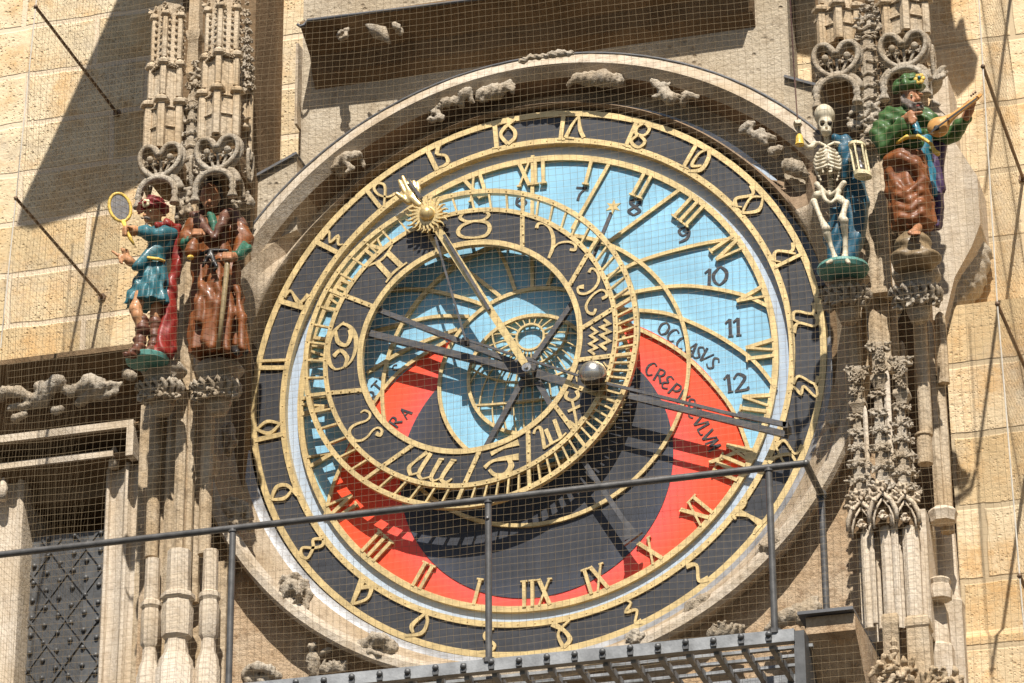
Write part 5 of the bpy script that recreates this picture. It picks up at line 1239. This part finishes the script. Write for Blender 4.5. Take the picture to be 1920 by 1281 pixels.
for i in range(4): s.ch([(1820+2.5*i, 202-3*i, -.165, 3.4), (1812+2.5*i, 197-2.5*i, -.20, 3.2), (1806+2.5*i, 200-2.5*i, -.195, 2.6)], .003)
s.ch([(1822, 210, -.15, 3.6), (1826, 196, -.165, 3)], .004)
s.ch([(1720, 428, -.08, 8), (1716, 434, -.12, 7), (1706, 437, -.15, 4.5)], .006); s.ch([(1720, 428, -.08, 8), (1722, 405, -.04, 9)], .006)
for i in range(4): s.ch([(1710+5*i, 436, -.13, 2.6), (1709+5*i, 439, -.155, 2.2)], .002)
s.ch([(1700, 214, .02, 12), (1696, 250, .02, 18), (1712, 340, .0, 18), (1720, 405, -.03, 10)], .01).ch([(1690, 225, .02, 10), (1660, 250, -.02, 9), (1672, 262, -.06, 8), (1697, 226, -.12, 8)], .01).ch([(1704, 225, .02, 10), (1762, 248, 0, 8), (1788, 252, -.05, 7), (1812, 220, -.14, 7)], .01)
s.build('body', 'skin2', lu)
s = Sculpt(YS, .006, (1685, 170, 1740, 245, -.20, .1))
s.ch([(1700, 192, -.07, 6), (1710, 202, -.09, 9), (1722, 204, -.09, 8), (1716, 212, -.08, 6)], .012); s.ch([(1694, 182, -.05, 5), (1697, 196, -.06, 6)], .008); s.ch([(1712, 193, -.115, 2.2), (1727, 194, -.115, 2.2)], .003)
s.folds(.0025, 190, 90); s.build('beard', 'greyhair', lu)
mb = MB(); mb.ball(U(1721, 198.5, YS-.126), .008, 8, 6, (1.3, .6, .6)); mb.build('lip', M['red_cape'], lu, True)
eyes(lu, ((1709, 179), (1720, 180)), YS-.075, .006)
s = Sculpt(YS, .0065, (1660, 125, 1750, 200, -.16, .14))
s.ell(1702, 157, 0, 22, 25, 11, 0).ch([(1682, 165, -.02, 8), (1700, 158, -.08, 9), (1722, 160, -.06, 8), (1728, 162, .02, 8)], .01).ell(1706, 149, 0, 15, 18, 8, .015)
s.ch([(1682, 160, 0, 8), (1676, 170, -.02, 6)], .01).folds(.004, 120, 60); s.build('turban', 'green', lu)
mb = MB(); c = U(1724, 148, YS-.085); [mb.ball(c+Vector((.017*math.cos(q_*1.047), 0, .019*math.sin(q_*1.047))), .0125, 8, 6, (1, .5, 1)) for q_ in range(6)]; mb.build('brooch', M['yellow'], lu, True)
mb = MB(); mb.ball(c+Vector((0, -.008, .004)), .0085, 10, 7); mb.build('jewel', M['cyan'], lu, True)
s = Sculpt(YS, .0065, (1625, 185, 1830, 325, -.24, .16))
s.ell(1694, 235, 0, 36, 30, 34, 0).ch([(1668, 222, 0, 19), (1655, 252, -.02, 21), (1664, 272, -.05, 17), (1688, 240, -.11, 13), (1696, 229, -.12, 10)], .025)
s.ch([(1735, 222, 0, 17), (1762, 248, .0, 15), (1784, 254, -.04, 14), (1800, 238, -.10, 12), (1810, 224, -.13, 10)], .022)
s.ch([(1682, 212, -.02, 10), (1704, 216, -.06, 8), (1726, 212, -.02, 10)], .012)
s.skirt((1700, 250, 0), (1704, 290, 0), 33, 40, 9, .20, .5).folds(.005, 80, 45); s.build('jacket', 'green', lu)
s = Sculpt(YS, .006, (1670, 225, 1770, 300, -.2, .12))
s.ch([(1682, 268, -.09, 3.4), (1700, 257, -.12, 4), (1722, 256, -.12, 4), (1738, 264, -.08, 3.4)], .004).ch([(1728, 258, -.12, 3), (1746, 270, -.13, 3), (1752, 284, -.12, 4), (1758, 288, -.12, 5)], .004); s.build('sash', 'yellow', lu)
s = Sculpt(YS, .0065, (1690, 225, 1760, 400, -.16, .14))
s.ch([(1715, 228, -.08, 7), (1722, 250, -.09, 7)], .01).skirt((1722, 262, 0), (1742, 372, .03), 24, 14, 7, .15, .2, .9).folds(.004, 90, 8); s.build('undertunic', 'cyan', lu)
s = Sculpt(YS, .0065, (1735, 225, 1790, 440, -.1, .2))
s.skirt((1756, 250, .06), (1746, 430, .06), 20, 17, 6, .2, 1.0).folds(.004, 90, 10); s.build('back_cloak', 'purple', lu)
s = Sculpt(YS, .0065, (1640, 275, 1770, 435, -.24, .16))
s.skirt((1696, 292, -.01), (1714, 425, -.03), 37, 37, 8, .13, .4, .8)
s.ch([(1664, 300, -.06, 8), (1688, 296, -.11, 9), (1716, 308, -.11, 9), (1732, 340, -.09, 8), (1738, 385, -.06, 7)], .02)
for i in range(4): s.ch([(1664+4*i, 320+23*i, -.06, 4), (1681+3*i, 348+20*i, -.100, 5), (1703+2*i, 362+16*i, -.112, 5), (1725+i, 342+19*i, -.100, 4.5), (1737-i, 314+22*i, -.06, 4)], .020)
s.ch([(1662, 310, -.03, 7), (1668, 360, -.03, 7), (1680, 405, -.04, 7), (1705, 422, -.09, 6), (1730, 412, -.07, 6)], .016)
s.folds(.0022, 50, 30, 1); s.build('robe', 'brown_robe', lu)
s = Sculpt(YS, .007, (1670, 425, 1770, 520, -.24, .16))
s.ell(1712, 468, -.02, 32, 34, 34, 0).ell(1728, 488, -.03, 32, 36, 16, .03).ell(1694, 490, -.03, 22, 30, 16, .03).folds(.005, 40, 50); s.build('rock_base', 'rock', lu)
lt = empty('lute', U(1770, 255, YS-.17), 'pale wooden pear-shaped lute held up by the green jacket statue', 'lute')
s = Sculpt(YS, .005, (1725, 160, 1860, 270, -.34, .02)); d0 = -.205
s.ell(1759, 239, d0+.01, 19, 13, 17, 0, 30).ch([(1766, 233, d0+.01, 11), (1790, 215, d0+.01, 5)], .02)
s.build('body', 'wood', lt)
mb = MB(); a, b_ = U(1778, 224, YS+d0-.012), U(1832, 184, YS+d0-.012); mb.tube([a, b_], [.015, .011], 6); mb.tube([b_, U(1839, 178, YS+d0+.03)], [.011, .009], 6); mb.build('neck', M['wood'], lt)
mb = MB(); q = U(1756, 240, YS+d0-.026); mb.ball(q, .015, 12, 6, (1, .3, 1)); mb.build('sound_hole', M['black_p'], lt, True)
mb = MB()
for i in range(4):
    o = (i-1.5)*.006; mb.tube([U(1746, 247, YS+d0-.034)+Vector((o*.7, 0, o)), U(1832, 184, YS+d0-.027)+Vector((o*.4, 0, o*.6))], .0013, 4)
mb.build('string', M['black_p'], lt)
for i in range(3): mb = MB(); q = U(1826+4*i, 183-3*i, YS+d0-.01); mb.ball(q+Vector((-.012, 0, .012)), .006, 6, 5); mb.build('tuning_peg', M['boot'], lt, True)

# ---- man with the mirror
va = empty('mirror_statue', U(275, 672, YS), 'turbaned statue in teal tunic and red cape looking into a hand mirror', 'statue')
s = Sculpt(YS, .0065, (205, 365, 350, 680, -.28, .16))
s.ell(286, 400, -.02, 15, 18, 19, 0).ell(280, 410, -.03, 10, 12, 10, .012).ch([(275, 397, -.06, 3), (271, 404, -.075, 3.6)], .005).ell(302, 402, .0, 3.5, 4, 6, .006)
s.ch([(292, 414, .01, 10), (297, 428, .02, 11)], .014)
s.ch([(262, 433, -.10, 8), (250, 433, -.13, 9), (240, 434, -.14, 8)], .01)
for i in range(4): s.ch([(241, 428+4.2*i, -.145, 3.6), (232, 428+4.3*i, -.17, 3.2), (236, 427+4.3*i, -.195, 2.8)], .003)
s.ch([(246, 428, -.16, 3.4), (238, 425, -.185, 2.8)], .003)
s.ch([(252, 496, -.10, 7), (243, 490, -.12, 8), (236, 484, -.13, 8)], .01)
for a, b_, c in (((230, 480), (220, 478), (210, 471)), ((232, 474), (230, 470), (228, 466)), ((228, 484), (224, 484), (226, 488)), ((229, 489), (226, 491), (229, 494))): s.ch([(235, 483, -.14, 3.6), (*a, -.15, 3.2), (*b_, -.16, 3), (*c, -.16, 2.4)], .003)
s.ch([(240, 478, -.13, 3.6), (238, 470, -.14, 3.2), (232, 468, -.15, 2.6)], .003)
s.ch([(262, 555, -.06, 12), (254, 580, -.08, 11), (258, 592, -.08, 10), (266, 616, -.06, 9), (262, 640, -.05, 8)], .012)
s.ch([(296, 560, .0, 12), (292, 590, .0, 10), (290, 630, .0, 9), (288, 650, .0, 8)], .012)
s.ch([(297, 428, .02, 11), (302, 456, .0, 16), (290, 520, -.01, 16), (262, 555, -.06, 10)], .01).ch([(290, 520, -.01, 14), (296, 560, .0, 11)], .01).ch([(300, 440, 0, 9), (320, 440, 0, 8), (296, 441, -.06, 8), (262, 433, -.10, 7)], .01).ch([(300, 450, 0, 9), (288, 474, -.04, 8), (262, 498, -.08, 6), (252, 496, -.10, 6)], .01)
s.build('body', 'skin', va)
eyes(va, ((272, 396), (282, 396)), YS-.072, .0055)
s = Sculpt(YS, .006, (255, 385, 310, 440, -.16, .06))
s.ch([(266, 409, -.078, 2.2), (273, 408.5, -.084, 2.6), (282, 410, -.07, 2.6)], .003).ch([(275, 420, -.066, 3.4), (277, 426, -.066, 3)], .004).folds(.002, 200, 80); s.build('beard', 'greyhair', va)
s = Sculpt(YS, .0065, (250, 360, 330, 430, -.14, .14))
s.ell(286, 384, 0, 22, 24, 12, 0).ch([(262, 396, -.02, 6), (268, 386, -.08, 7), (290, 380, -.07, 7), (306, 388, -.01, 8), (308, 398, .04, 7)], .01)
s.folds(.006, 40, 170); s.build('turban', 'wine', va)
mb = MB(); c = U(273, 381, YS-.098); 
for i in range(5): a = 2*math.pi*i/5; mb.ball(c+Vector((.013*math.cos(a+.6), 0, .013*math.sin(a+.6))), .012, 8, 6, (1, .6, 1))
mb.build('turban_flower', M['cream'], va, True); mb = MB(); mb.ball(c+Vector((0, -.01, 0)), .009, 8, 6); mb.build('jewel', M['red_cape'], va, True)
s = Sculpt(YS, .0065, (228, 415, 350, 600, -.22, .16))
s.ell(302, 456, .0, 26, 26, 38, 0).ch([(320, 440, 0, 15), (300, 441, -.06, 14), (276, 438, -.10, 12), (264, 433, -.11, 10)], .018)
s.ch([(290, 470, -.04, 14), (262, 498, -.09, 9), (254, 500, -.10, 9)], .015)
s.skirt((292, 478, -.01), (274, 572, -.02), 21, 40, 11, .13, .2, .8).folds(.0045, 80, 15); s.build('tunic', 'teal', va)
s = Sculpt(YS, .006, (255, 475, 315, 500, -.14, .1)); s.ch([(263, 487, -.055, 3), (278, 484, -.085, 3.6), (296, 486, -.08, 3.4), (308, 490, -.03, 3)], .003); s.build('belt', 'yellow', va)
s = Sculpt(YS, .0065, (280, 408, 350, 680, -.14, .2))
s.ch([(296, 424, -.06, 6), (316, 420, -.02, 9), (328, 430, .02, 10), (334, 455, .03, 9), (330, 500, .03, 9), (322, 540, .03, 10), (316, 580, .03, 13), (308, 630, .02, 15), (302, 660, .0, 16)], .015)
s.ch([(325, 560, .05, 9), (318, 660, .04, 12)], .015).ch([(318, 420, -.02, 8), (308, 440, .0, 6)], .01).folds(.005, 110, 12); s.build('cape', 'red_cape', va)
for ch_ in ([(266, 604, -.06, 13), (268, 614, -.06, 12), (262, 640, -.05, 11), (262, 652, -.06, 11), (250, 662, -.12, 9), (236, 667, -.17, 6)], [(291, 606, .0, 12), (289, 640, .0, 11), (287, 652, -.01, 10), (276, 662, -.06, 8)]):
    s = Sculpt(YS, .0065, (225, 590, 310, 680, -.24, .1)); s.ch(ch_, .008).folds(.004, 20, 110); s.build('boot', 'boot', va)
mb = MB(); c = U(276, 674, YS); mb.lathe(c.x, YS, [(c.z-.03, .08), (c.z-.02, .105), (c.z+.002, .11), (c.z+.01, .10), (c.z+.011, .01)], 20); mb.build('base', M['pale'], va, 40)
mi = empty('hand_mirror', U(238, 455, YS-.17), 'oval hand mirror with golden frame held up by the teal statue', 'mirror')
c = U(225, 389, YS-.17); rx, rz = .050, .080; an = R(12)
el = [(c.x+rx*math.cos(t_)*math.cos(an)-rz*math.sin(t_)*math.sin(an), c.y+.02*math.cos(t_), c.z+rx*math.cos(t_)*math.sin(an)*-1+rz*math.sin(t_)*math.cos(an)) for t_ in np.linspace(0, 2*math.pi, 40)]
el = [(c.x+rx*math.cos(t_)+.012*math.sin(t_)*-1, c.y+.02*math.cos(t_), c.z+rz*math.sin(t_)) for t_ in np.linspace(0, 2*math.pi, 41)]
mb = MB(); mb.tube(el, .0085, 8, False); mb.build('frame', M['yellow'], mi, True)
mb = MB(); mb.add([(p[0], p[1]-.002, p[2]) for p in el[:-1]]+[(p[0], p[1]+.006, p[2]) for p in el[:-1]], [tuple(range(39, -1, -1)), tuple(range(40, 80))]); mb.build('looking_glass', M['glass'], mi)
mb = MB(); mb.tube([U(231, 415, YS-.17), U(237, 432, YS-.17), U(244, 447, YS-.17), U(251, 459, YS-.165)], [.012, .008, .011, .006], 8); mb.build('handle', M['yellow'], mi, True)

# ---- man with the purse
mi_ = empty('purse_statue', U(408, 664, YS), 'dark haired statue in long brown robe with purse and stick, shaded by the canopy', 'statue')
s = Sculpt(YS, .0065, (340, 325, 480, 500, -.28, .16))
s.ell(394, 368, -.02, 17, 20, 25, 0).ell(395, 386, -.03, 12, 14, 12, .012).ch([(392, 366, -.078, 2.6), (393, 378, -.095, 4)], .005).ell(377, 372, .0, 3.5, 4, 6, .006).ell(411, 372, .0, 3.5, 4, 6, .006)
s.ch([(385, 362, -.07, 3), (402, 361, -.07, 3)], .006).ch([(389, 387, -.082, 2), (399, 387, -.082, 2)], .003)
s.ch([(396, 396, .01, 11), (398, 410, .02, 12)], .014)
s.ch([(362, 446, -.11, 8), (370, 438, -.14, 9)], .01)
for i in range(4): s.ch([(364+4.2*i, 432, -.16, 3.6), (363+4.2*i, 440, -.185, 3.4), (364+4.2*i, 446, -.165, 3)], .003)
s.ch([(378, 434, -.15, 3.6), (383, 440, -.16, 3)], .003)
s.ch([(440, 482, -.11, 8), (428, 482, -.14, 9)], .01)
for i in range(4): s.ch([(420+4.4*i, 476, -.165, 3.6), (419+4.4*i, 484, -.185, 3.4), (421+4.4*i, 490, -.17, 3)], .003)
s.ch([(418, 480, -.15, 3.4), (416, 488, -.165, 3)], .003)
s.ch([(398, 410, .02, 12), (402, 440, .02, 18), (404, 560, .01, 18), (410, 640, 0, 14)], .01).ch([(402, 430, .02, 12), (362, 430, .02, 10), (354, 455, 0, 9), (362, 446, -.11, 7)], .01).ch([(402, 430, .02, 12), (442, 430, .02, 10), (455, 460, 0, 9), (440, 482, -.11, 7)], .01)
s.build('body', 'skin2', mi_); eyes(mi_, ((386, 366), (401, 365)), YS-.076, .006)
s = Sculpt(YS, .0065, (365, 325, 425, 400, -.12, .14)); s.ell(394, 352, .01, 20, 23, 13, 0).ch([(376, 360, .0, 7), (376, 384, .03, 7)], .01).ch([(412, 360, .0, 7), (412, 384, .03, 7)], .01).folds(.003, 150, 60); s.build('hair', 'hair', mi_)
s = Sculpt(YS, .007, (335, 395, 485, 675, -.26, .18))
s.ell(402, 440, .02, 46, 32, 38, 0).ch([(362, 425, .02, 18), (352, 452, .0, 17), (358, 462, -.06, 11)], .02).ch([(442, 424, .02, 19), (456, 452, .0, 18), (446, 478, -.07, 12)], .02)
s.skirt((402, 465, .01), (410, 662, .0), 42, 52, 10, .16, 1.2, .72)
for i, (a, b_, c, d) in enumerate(((398, 500, 382, 640), (412, 490, 398, 650), (428, 520, 425, 655), (444, 540, 455, 655), (378, 480, 372, 600))): s.ch([(a, b_, -.075, 5), ((a+c)/2+4, (b_+d)/2, -.098, 7), (c, d, -.108, 8)], .026)
s.folds(.004, 75, 14, 2); s.build('robe', 'brown_robe', mi_)
s = Sculpt(YS, .0065, (345, 385, 475, 470, -.22, .14))
s.ch([(372, 412, -.06, 11), (388, 432, -.10, 7), (400, 446, -.115, 4)], .012).ch([(424, 402, -.05, 10), (414, 424, -.10, 9), (404, 446, -.115, 4)], .012).ch([(366, 408, 0, 12), (398, 404, .06, 12), (436, 404, 0, 14), (452, 424, .0, 12)], .015).folds(.003, 70, 50); s.build('collar', 'dark_robe', mi_)
s = Sculpt(YS, .006, (385, 395, 420, 445, -.16, .06)); s.ch([(396, 406, -.05, 9), (400, 420, -.08, 8), (402, 438, -.095, 4)], .01).folds(.003, 120, 40); s.build('shirt', 'green2', mi_)
s = Sculpt(YS, .006, (340, 440, 480, 500, -.2, .08)); s.ch([(350, 458, -.04, 12), (358, 452, -.09, 9)], .008).folds(.004, 150, 20); s.build('cuff', 'green2', mi_)
s = Sculpt(YS, .006, (420, 445, 480, 500, -.2, .08)); s.ch([(458, 466, -.04, 13), (444, 480, -.10, 10)], .008).folds(.004, 150, 20); s.build('cuff', 'green2', mi_)
s = Sculpt(YS, .006, (370, 455, 440, 520, -.22, .06)); s.ch([(372, 478, -.08, 3.5), (395, 470, -.125, 4), (426, 470, -.11, 3.5)], .003)
for a in ((386, 490), (396, 500), (402, 508), (380, 500)): s.ch([(395, 472, -.13, 4), (a[0]+4, a[1]-8, -.145, 3.6), (*a, -.14, 2.4)], .004)
s.build('belt', 'black_p', mi_)
for ch_ in ([(440, 655, -.08, 7), (444, 661, -.15, 6)], [(452, 655, -.04, 7), (460, 660, -.10, 6)]):
    s = Sculpt(YS, .006, (425, 640, 475, 672, -.2, .06)); s.ch(ch_, .004); s.build('shoe', 'black_p', mi_)
pu = Sculpt(YS, .006, (340, 440, 390, 495, -.26, -.06)); pu.ch([(366, 448, -.17, 5), (362, 462, -.17, 11), (360, 472, -.17, 14)], .01)
p_ = empty('purse', U(360, 488, YS-.17), 'round brown money purse clenched in the robed statue fist', 'purse')
pu.build('bag', 'brown_robe', p_); mb = MB(); mb.ball(U(357, 483, YS-.19), .018, 10, 7, (1, 1, .7)); mb.build('bag_bottom', M['yellow'], p_, True)
mb = MB(); mb.tube([U(428, 474, YS-.155), U(426, 500, YS-.17), U(418, 580, YS-.18), U(409, 655, YS-.17)], [.011, .014, .013, .010], 8)
tag(mb.build('walking_stick', M['stick'], None, True), 'plain wooden walking stick leaning under the robed statue hand', 'walking stick')
# ------------------------------------------------------------------ railing and service walkway
YR = -1.14
ra = empty('railing', U(916, 1238, YR), 'dark pipe railing in front of the clock, running above the walkway', 'railing')
mb = MB(); a = U(-260, 1079, YR); b_ = U(1511, 869, YR); a.z = b_.z
pt_in = Vector((U(1540, 928, -.74).x, -.74, U(1540, 928, -.74).z))
mb.tube([a, b_], .0165, 10); mb.tube([b_, pt_in], .0165, 10); mb.ball(b_, .019, 10, 8); mb.ball(pt_in, .026, 10, 8); mb.build('top_rail', M['rail'], ra, 40)
for px, py0, py1, y in ((432, 995, 1330, YR), (916, 936, 1240, YR), (1447, 874, 1186, YR), (1545, 932, 1170, -.74)):
    mb = MB(); x = XZ(px, (py0+py1)/2, y)[0] if px != 1545 else pt_in.x
    zt = b_.z if y == YR else pt_in.z; zb = XZ(px, py1, y)[1]
    mb.tube([(x, y, zb), (x, y, zt)], .0165, 10)
    mb.tube([(x, y, zt-.02), (x, y, zt-.012)], .0215, 10); mb.tube([(x, y, zb-.01), (x, y, zb+.012)], .03, 8)
    if px == 916: mb.ball((x, y-.015, zt-.10), .010, 8, 6)
    mb.build('post', M['rail'], ra, 40)
wk = empty('walkway', U(980, 1250, YR), 'grey steel walkway grating with bolted edge plank under the clock', 'walkway')
A, B = XZ(300, 1297, YR), XZ(1490, 1181, YR)
mb = MB(); hp = .058; dirv = Vector((B[0]-A[0], B[1]-A[1]))
mb.prism([(A[0]-2, A[1]), (B[0], B[1]), (B[0], B[1]-hp), (A[0]-2, A[1]-hp)], YR-.02, YR+.025); mb.build('edge_plank', M['plank'], wk)
zf = B[1]-hp*.6
mb = MB()
for yb_, hh in ((-1.03, .014), (-.92, .014), (-.80, .014), (-.66, .05), (-.50, .014), (-.36, .014)):
    mb.box(A[0]-2, B[0]+.06, yb_-.012, yb_+.012, zf-hh, zf)
mb.build('bearer', M['plank'], wk)
i = 0
for px in range(300, 1490, 52):
    x = XZ(px, 1200, YR)[0]
    mb = MB(); mb.box(x-.012, x+.012, YR+.026, -.25, zf-.035, zf-.0005); mb.build('cross_bar', M['plank'], wk)
    mb = MB(); mb.ball((x, YR-.03, B[1]-.02+.004*math.sin(i*9)), .016, 8, 6); mb.box(x-.012, x+.012, YR-.032, YR-.018, B[1]-.05, B[1]-.01); mb.build('bolt', M['iron'], wk, 40); i += 1
br = MB(); x = XZ(1492, 1230, -1.1)[0]; br.box(x+.002, x+.05, YR, -.3, B[1]-.26, B[1]-.005); br.build('end_bracket', M['iron'], wk)

# ------------------------------------------------------------------ rods, cables and the bird net
YN = -1.02
rodm = paint('rusty_rod', (.16, .10, .06), .6, .3, .3, .4, .2, 30)
LT = [U(67, 13, YN), U(30, 372, YN)]; RT_ = [U(1843, 125, YN), U(1870, 570, YN), U(1912, 1080, YN)]
LA = [U(220, 213, YW), U(192, 558, YW)]; RA = [U(1918, 335, YW), U(1945, 742, .16), U(1990, 1250, .05)]
names = ['thin rusty rod sticking out of the wall at the upper left', 'thin rusty rod sticking out of the wall beside the mirror statue',
         'thin rusty rod at the upper right beside the lute', 'thin rusty rod at the right edge above the block joints', 'thin rusty rod at the right edge lowest of the three']
for k, (t_, a_) in enumerate(zip(LT+RT_, LA+RA)):
    mb = MB(); mb.tube([a_, t_], .0085, 8); mb.ball(t_, .012, 8, 6)
    mb.tube([a_+Vector((0, -.012, 0)), a_], .022, 8)
    tag(mb.build('anchor_rod', rodm, None, 40), names[k], 'rod', 'rods holding the bird net')
# a rod above the frame whose shadow falls down the right-hand wall
cab = paint('pale_cable', (.55, .50, .42), .6, .15, 0, .3, 0, 20)
up = RT_[0]+(RT_[0]-RT_[1])*.6; dn = RT_[2]+(RT_[2]-RT_[1])
for pts, lb in (([up]+RT_+[dn], 'pale net cable strung down the right side from rod to rod'), ([LT[0]+(LT[0]-LT[1]), LT[0], LT[1], LT[1]+(LT[1]-LT[0])*.75], 'pale net cable strung down the left side from rod to rod')):
    mb = MB(); mb.tube(pts, .0035, 5); tag(mb.build('net_cable', cab), lb, 'cable', 'cables of the bird net')
mb = MB(); a_ = U(1925, -235, YW); mb.tube([a_, a_+Vector((.02, -1.36, -.085))], .0085, 8); mb.build('anchor_rod', rodm, rw)

net = MB(); PIT = .0355; WR = .00068
def side_x(pts, z):
    zs = [p.z for p in pts][::-1]; xs = [p.x for p in pts][::-1]
    return float(np.interp(z, zs, xs))
LL = [LT[0]+(LT[0]-LT[1]), LT[0], LT[1], LT[1]+(LT[1]-LT[0])*2]; RR = [up]+RT_+[dn]
Z0, Z1 = -2.35, 2.45
def wob(a, b_):
    dx = .006*math.sin(2.1*a+1.3*b_)+.005*math.sin(5.3*b_+a*1.7)+.003*math.sin(11*a-7*b_)
    dz = .007*math.sin(1.7*a-2.3*b_)+.004*math.sin(6.1*a+2*b_)+.003*math.sin(9*b_+13*a)
    dy = .05*math.sin(1.1*a+.4)*math.sin(1.3*b_+.2)+.02*math.sin(2.9*a+1.9*b_)
    return dx, dy, dz
def wire(pts, W=WR):
    """three-sided thread"""
    P = [Vector(p) for p in pts]; n = len(P)
    if n < 2: return
    t_ = (P[-1]-P[0]).normalized(); u = t_.cross(Vector((0, 1, .4))).normalized(); v = t_.cross(u)
    vs = []
    for p in P:
        for k in range(3): vs.append(p+(u*math.cos(2.094*k)+v*math.sin(2.094*k))*W)
    net.add(vs, [(3*i+k, 3*i+(k+1) % 3, 3*i+3+(k+1) % 3, 3*i+3+k) for i in range(n-1) for k in range(3)])
nx = int(5.9/PIT); nz = int((Z1-Z0)/PIT)
for i in range(nx):
    x = -3.2+i*PIT; run = []
    for j in range(0, nz+1, 2):
        z = Z0+j*PIT; lx, rx_ = side_x(LL, z), side_x(RR, z)
        dx, dy, dz = wob(x, z); lean = .012*(z)
        if lx-.01 < x+dx < rx_+.01: run.append((x+dx, YN+dy*.6, z+dz))
        else: wire(run); run = []
    wire(run)
for j in range(nz+1):
    z = Z0+j*PIT; run = []
    for i in range(0, nx, 2):
        x = -3.2+i*PIT; lx, rx_ = side_x(LL, z), side_x(RR, z); dx, dy, dz = wob(x, z)
        if lx-.01 < x < rx_+.05: run.append((x+dx, YN+dy*.6, z+dz))
    wire(run)
# side sheets of the net, back to the wall
for T_, Aw in ((LL, YW), (RR, .17)):
    nd_ = int((Aw-YN)/PIT)
    for i in range(0, nd_+1):
        y = YN+i*PIT; sgn = -1 if T_ is LL else 1
        wire([(side_x(T_, Z0+j*PIT)+.012*math.sin(y*5+j*.2), y, Z0+j*PIT+.006*math.sin(j*.3+y*7)) for j in range(0, nz+1, 3)], .0005)
    for j in range(nz+1):
        z = Z0+j*PIT; wire([(side_x(T_, z)+.012*math.sin(y*5+j*.2), y, z+.006*math.sin(j*.3+y*7)) for y in np.linspace(YN, Aw-.01, 8)], .0005)
nm = paint('net_thread', (.20, .15, .09), .8, .1, 0, .1, 0, 3)
tag(net.build('bird_net', nm), 'fine tan square mesh bird net stretched in front of clock and statues', 'net')
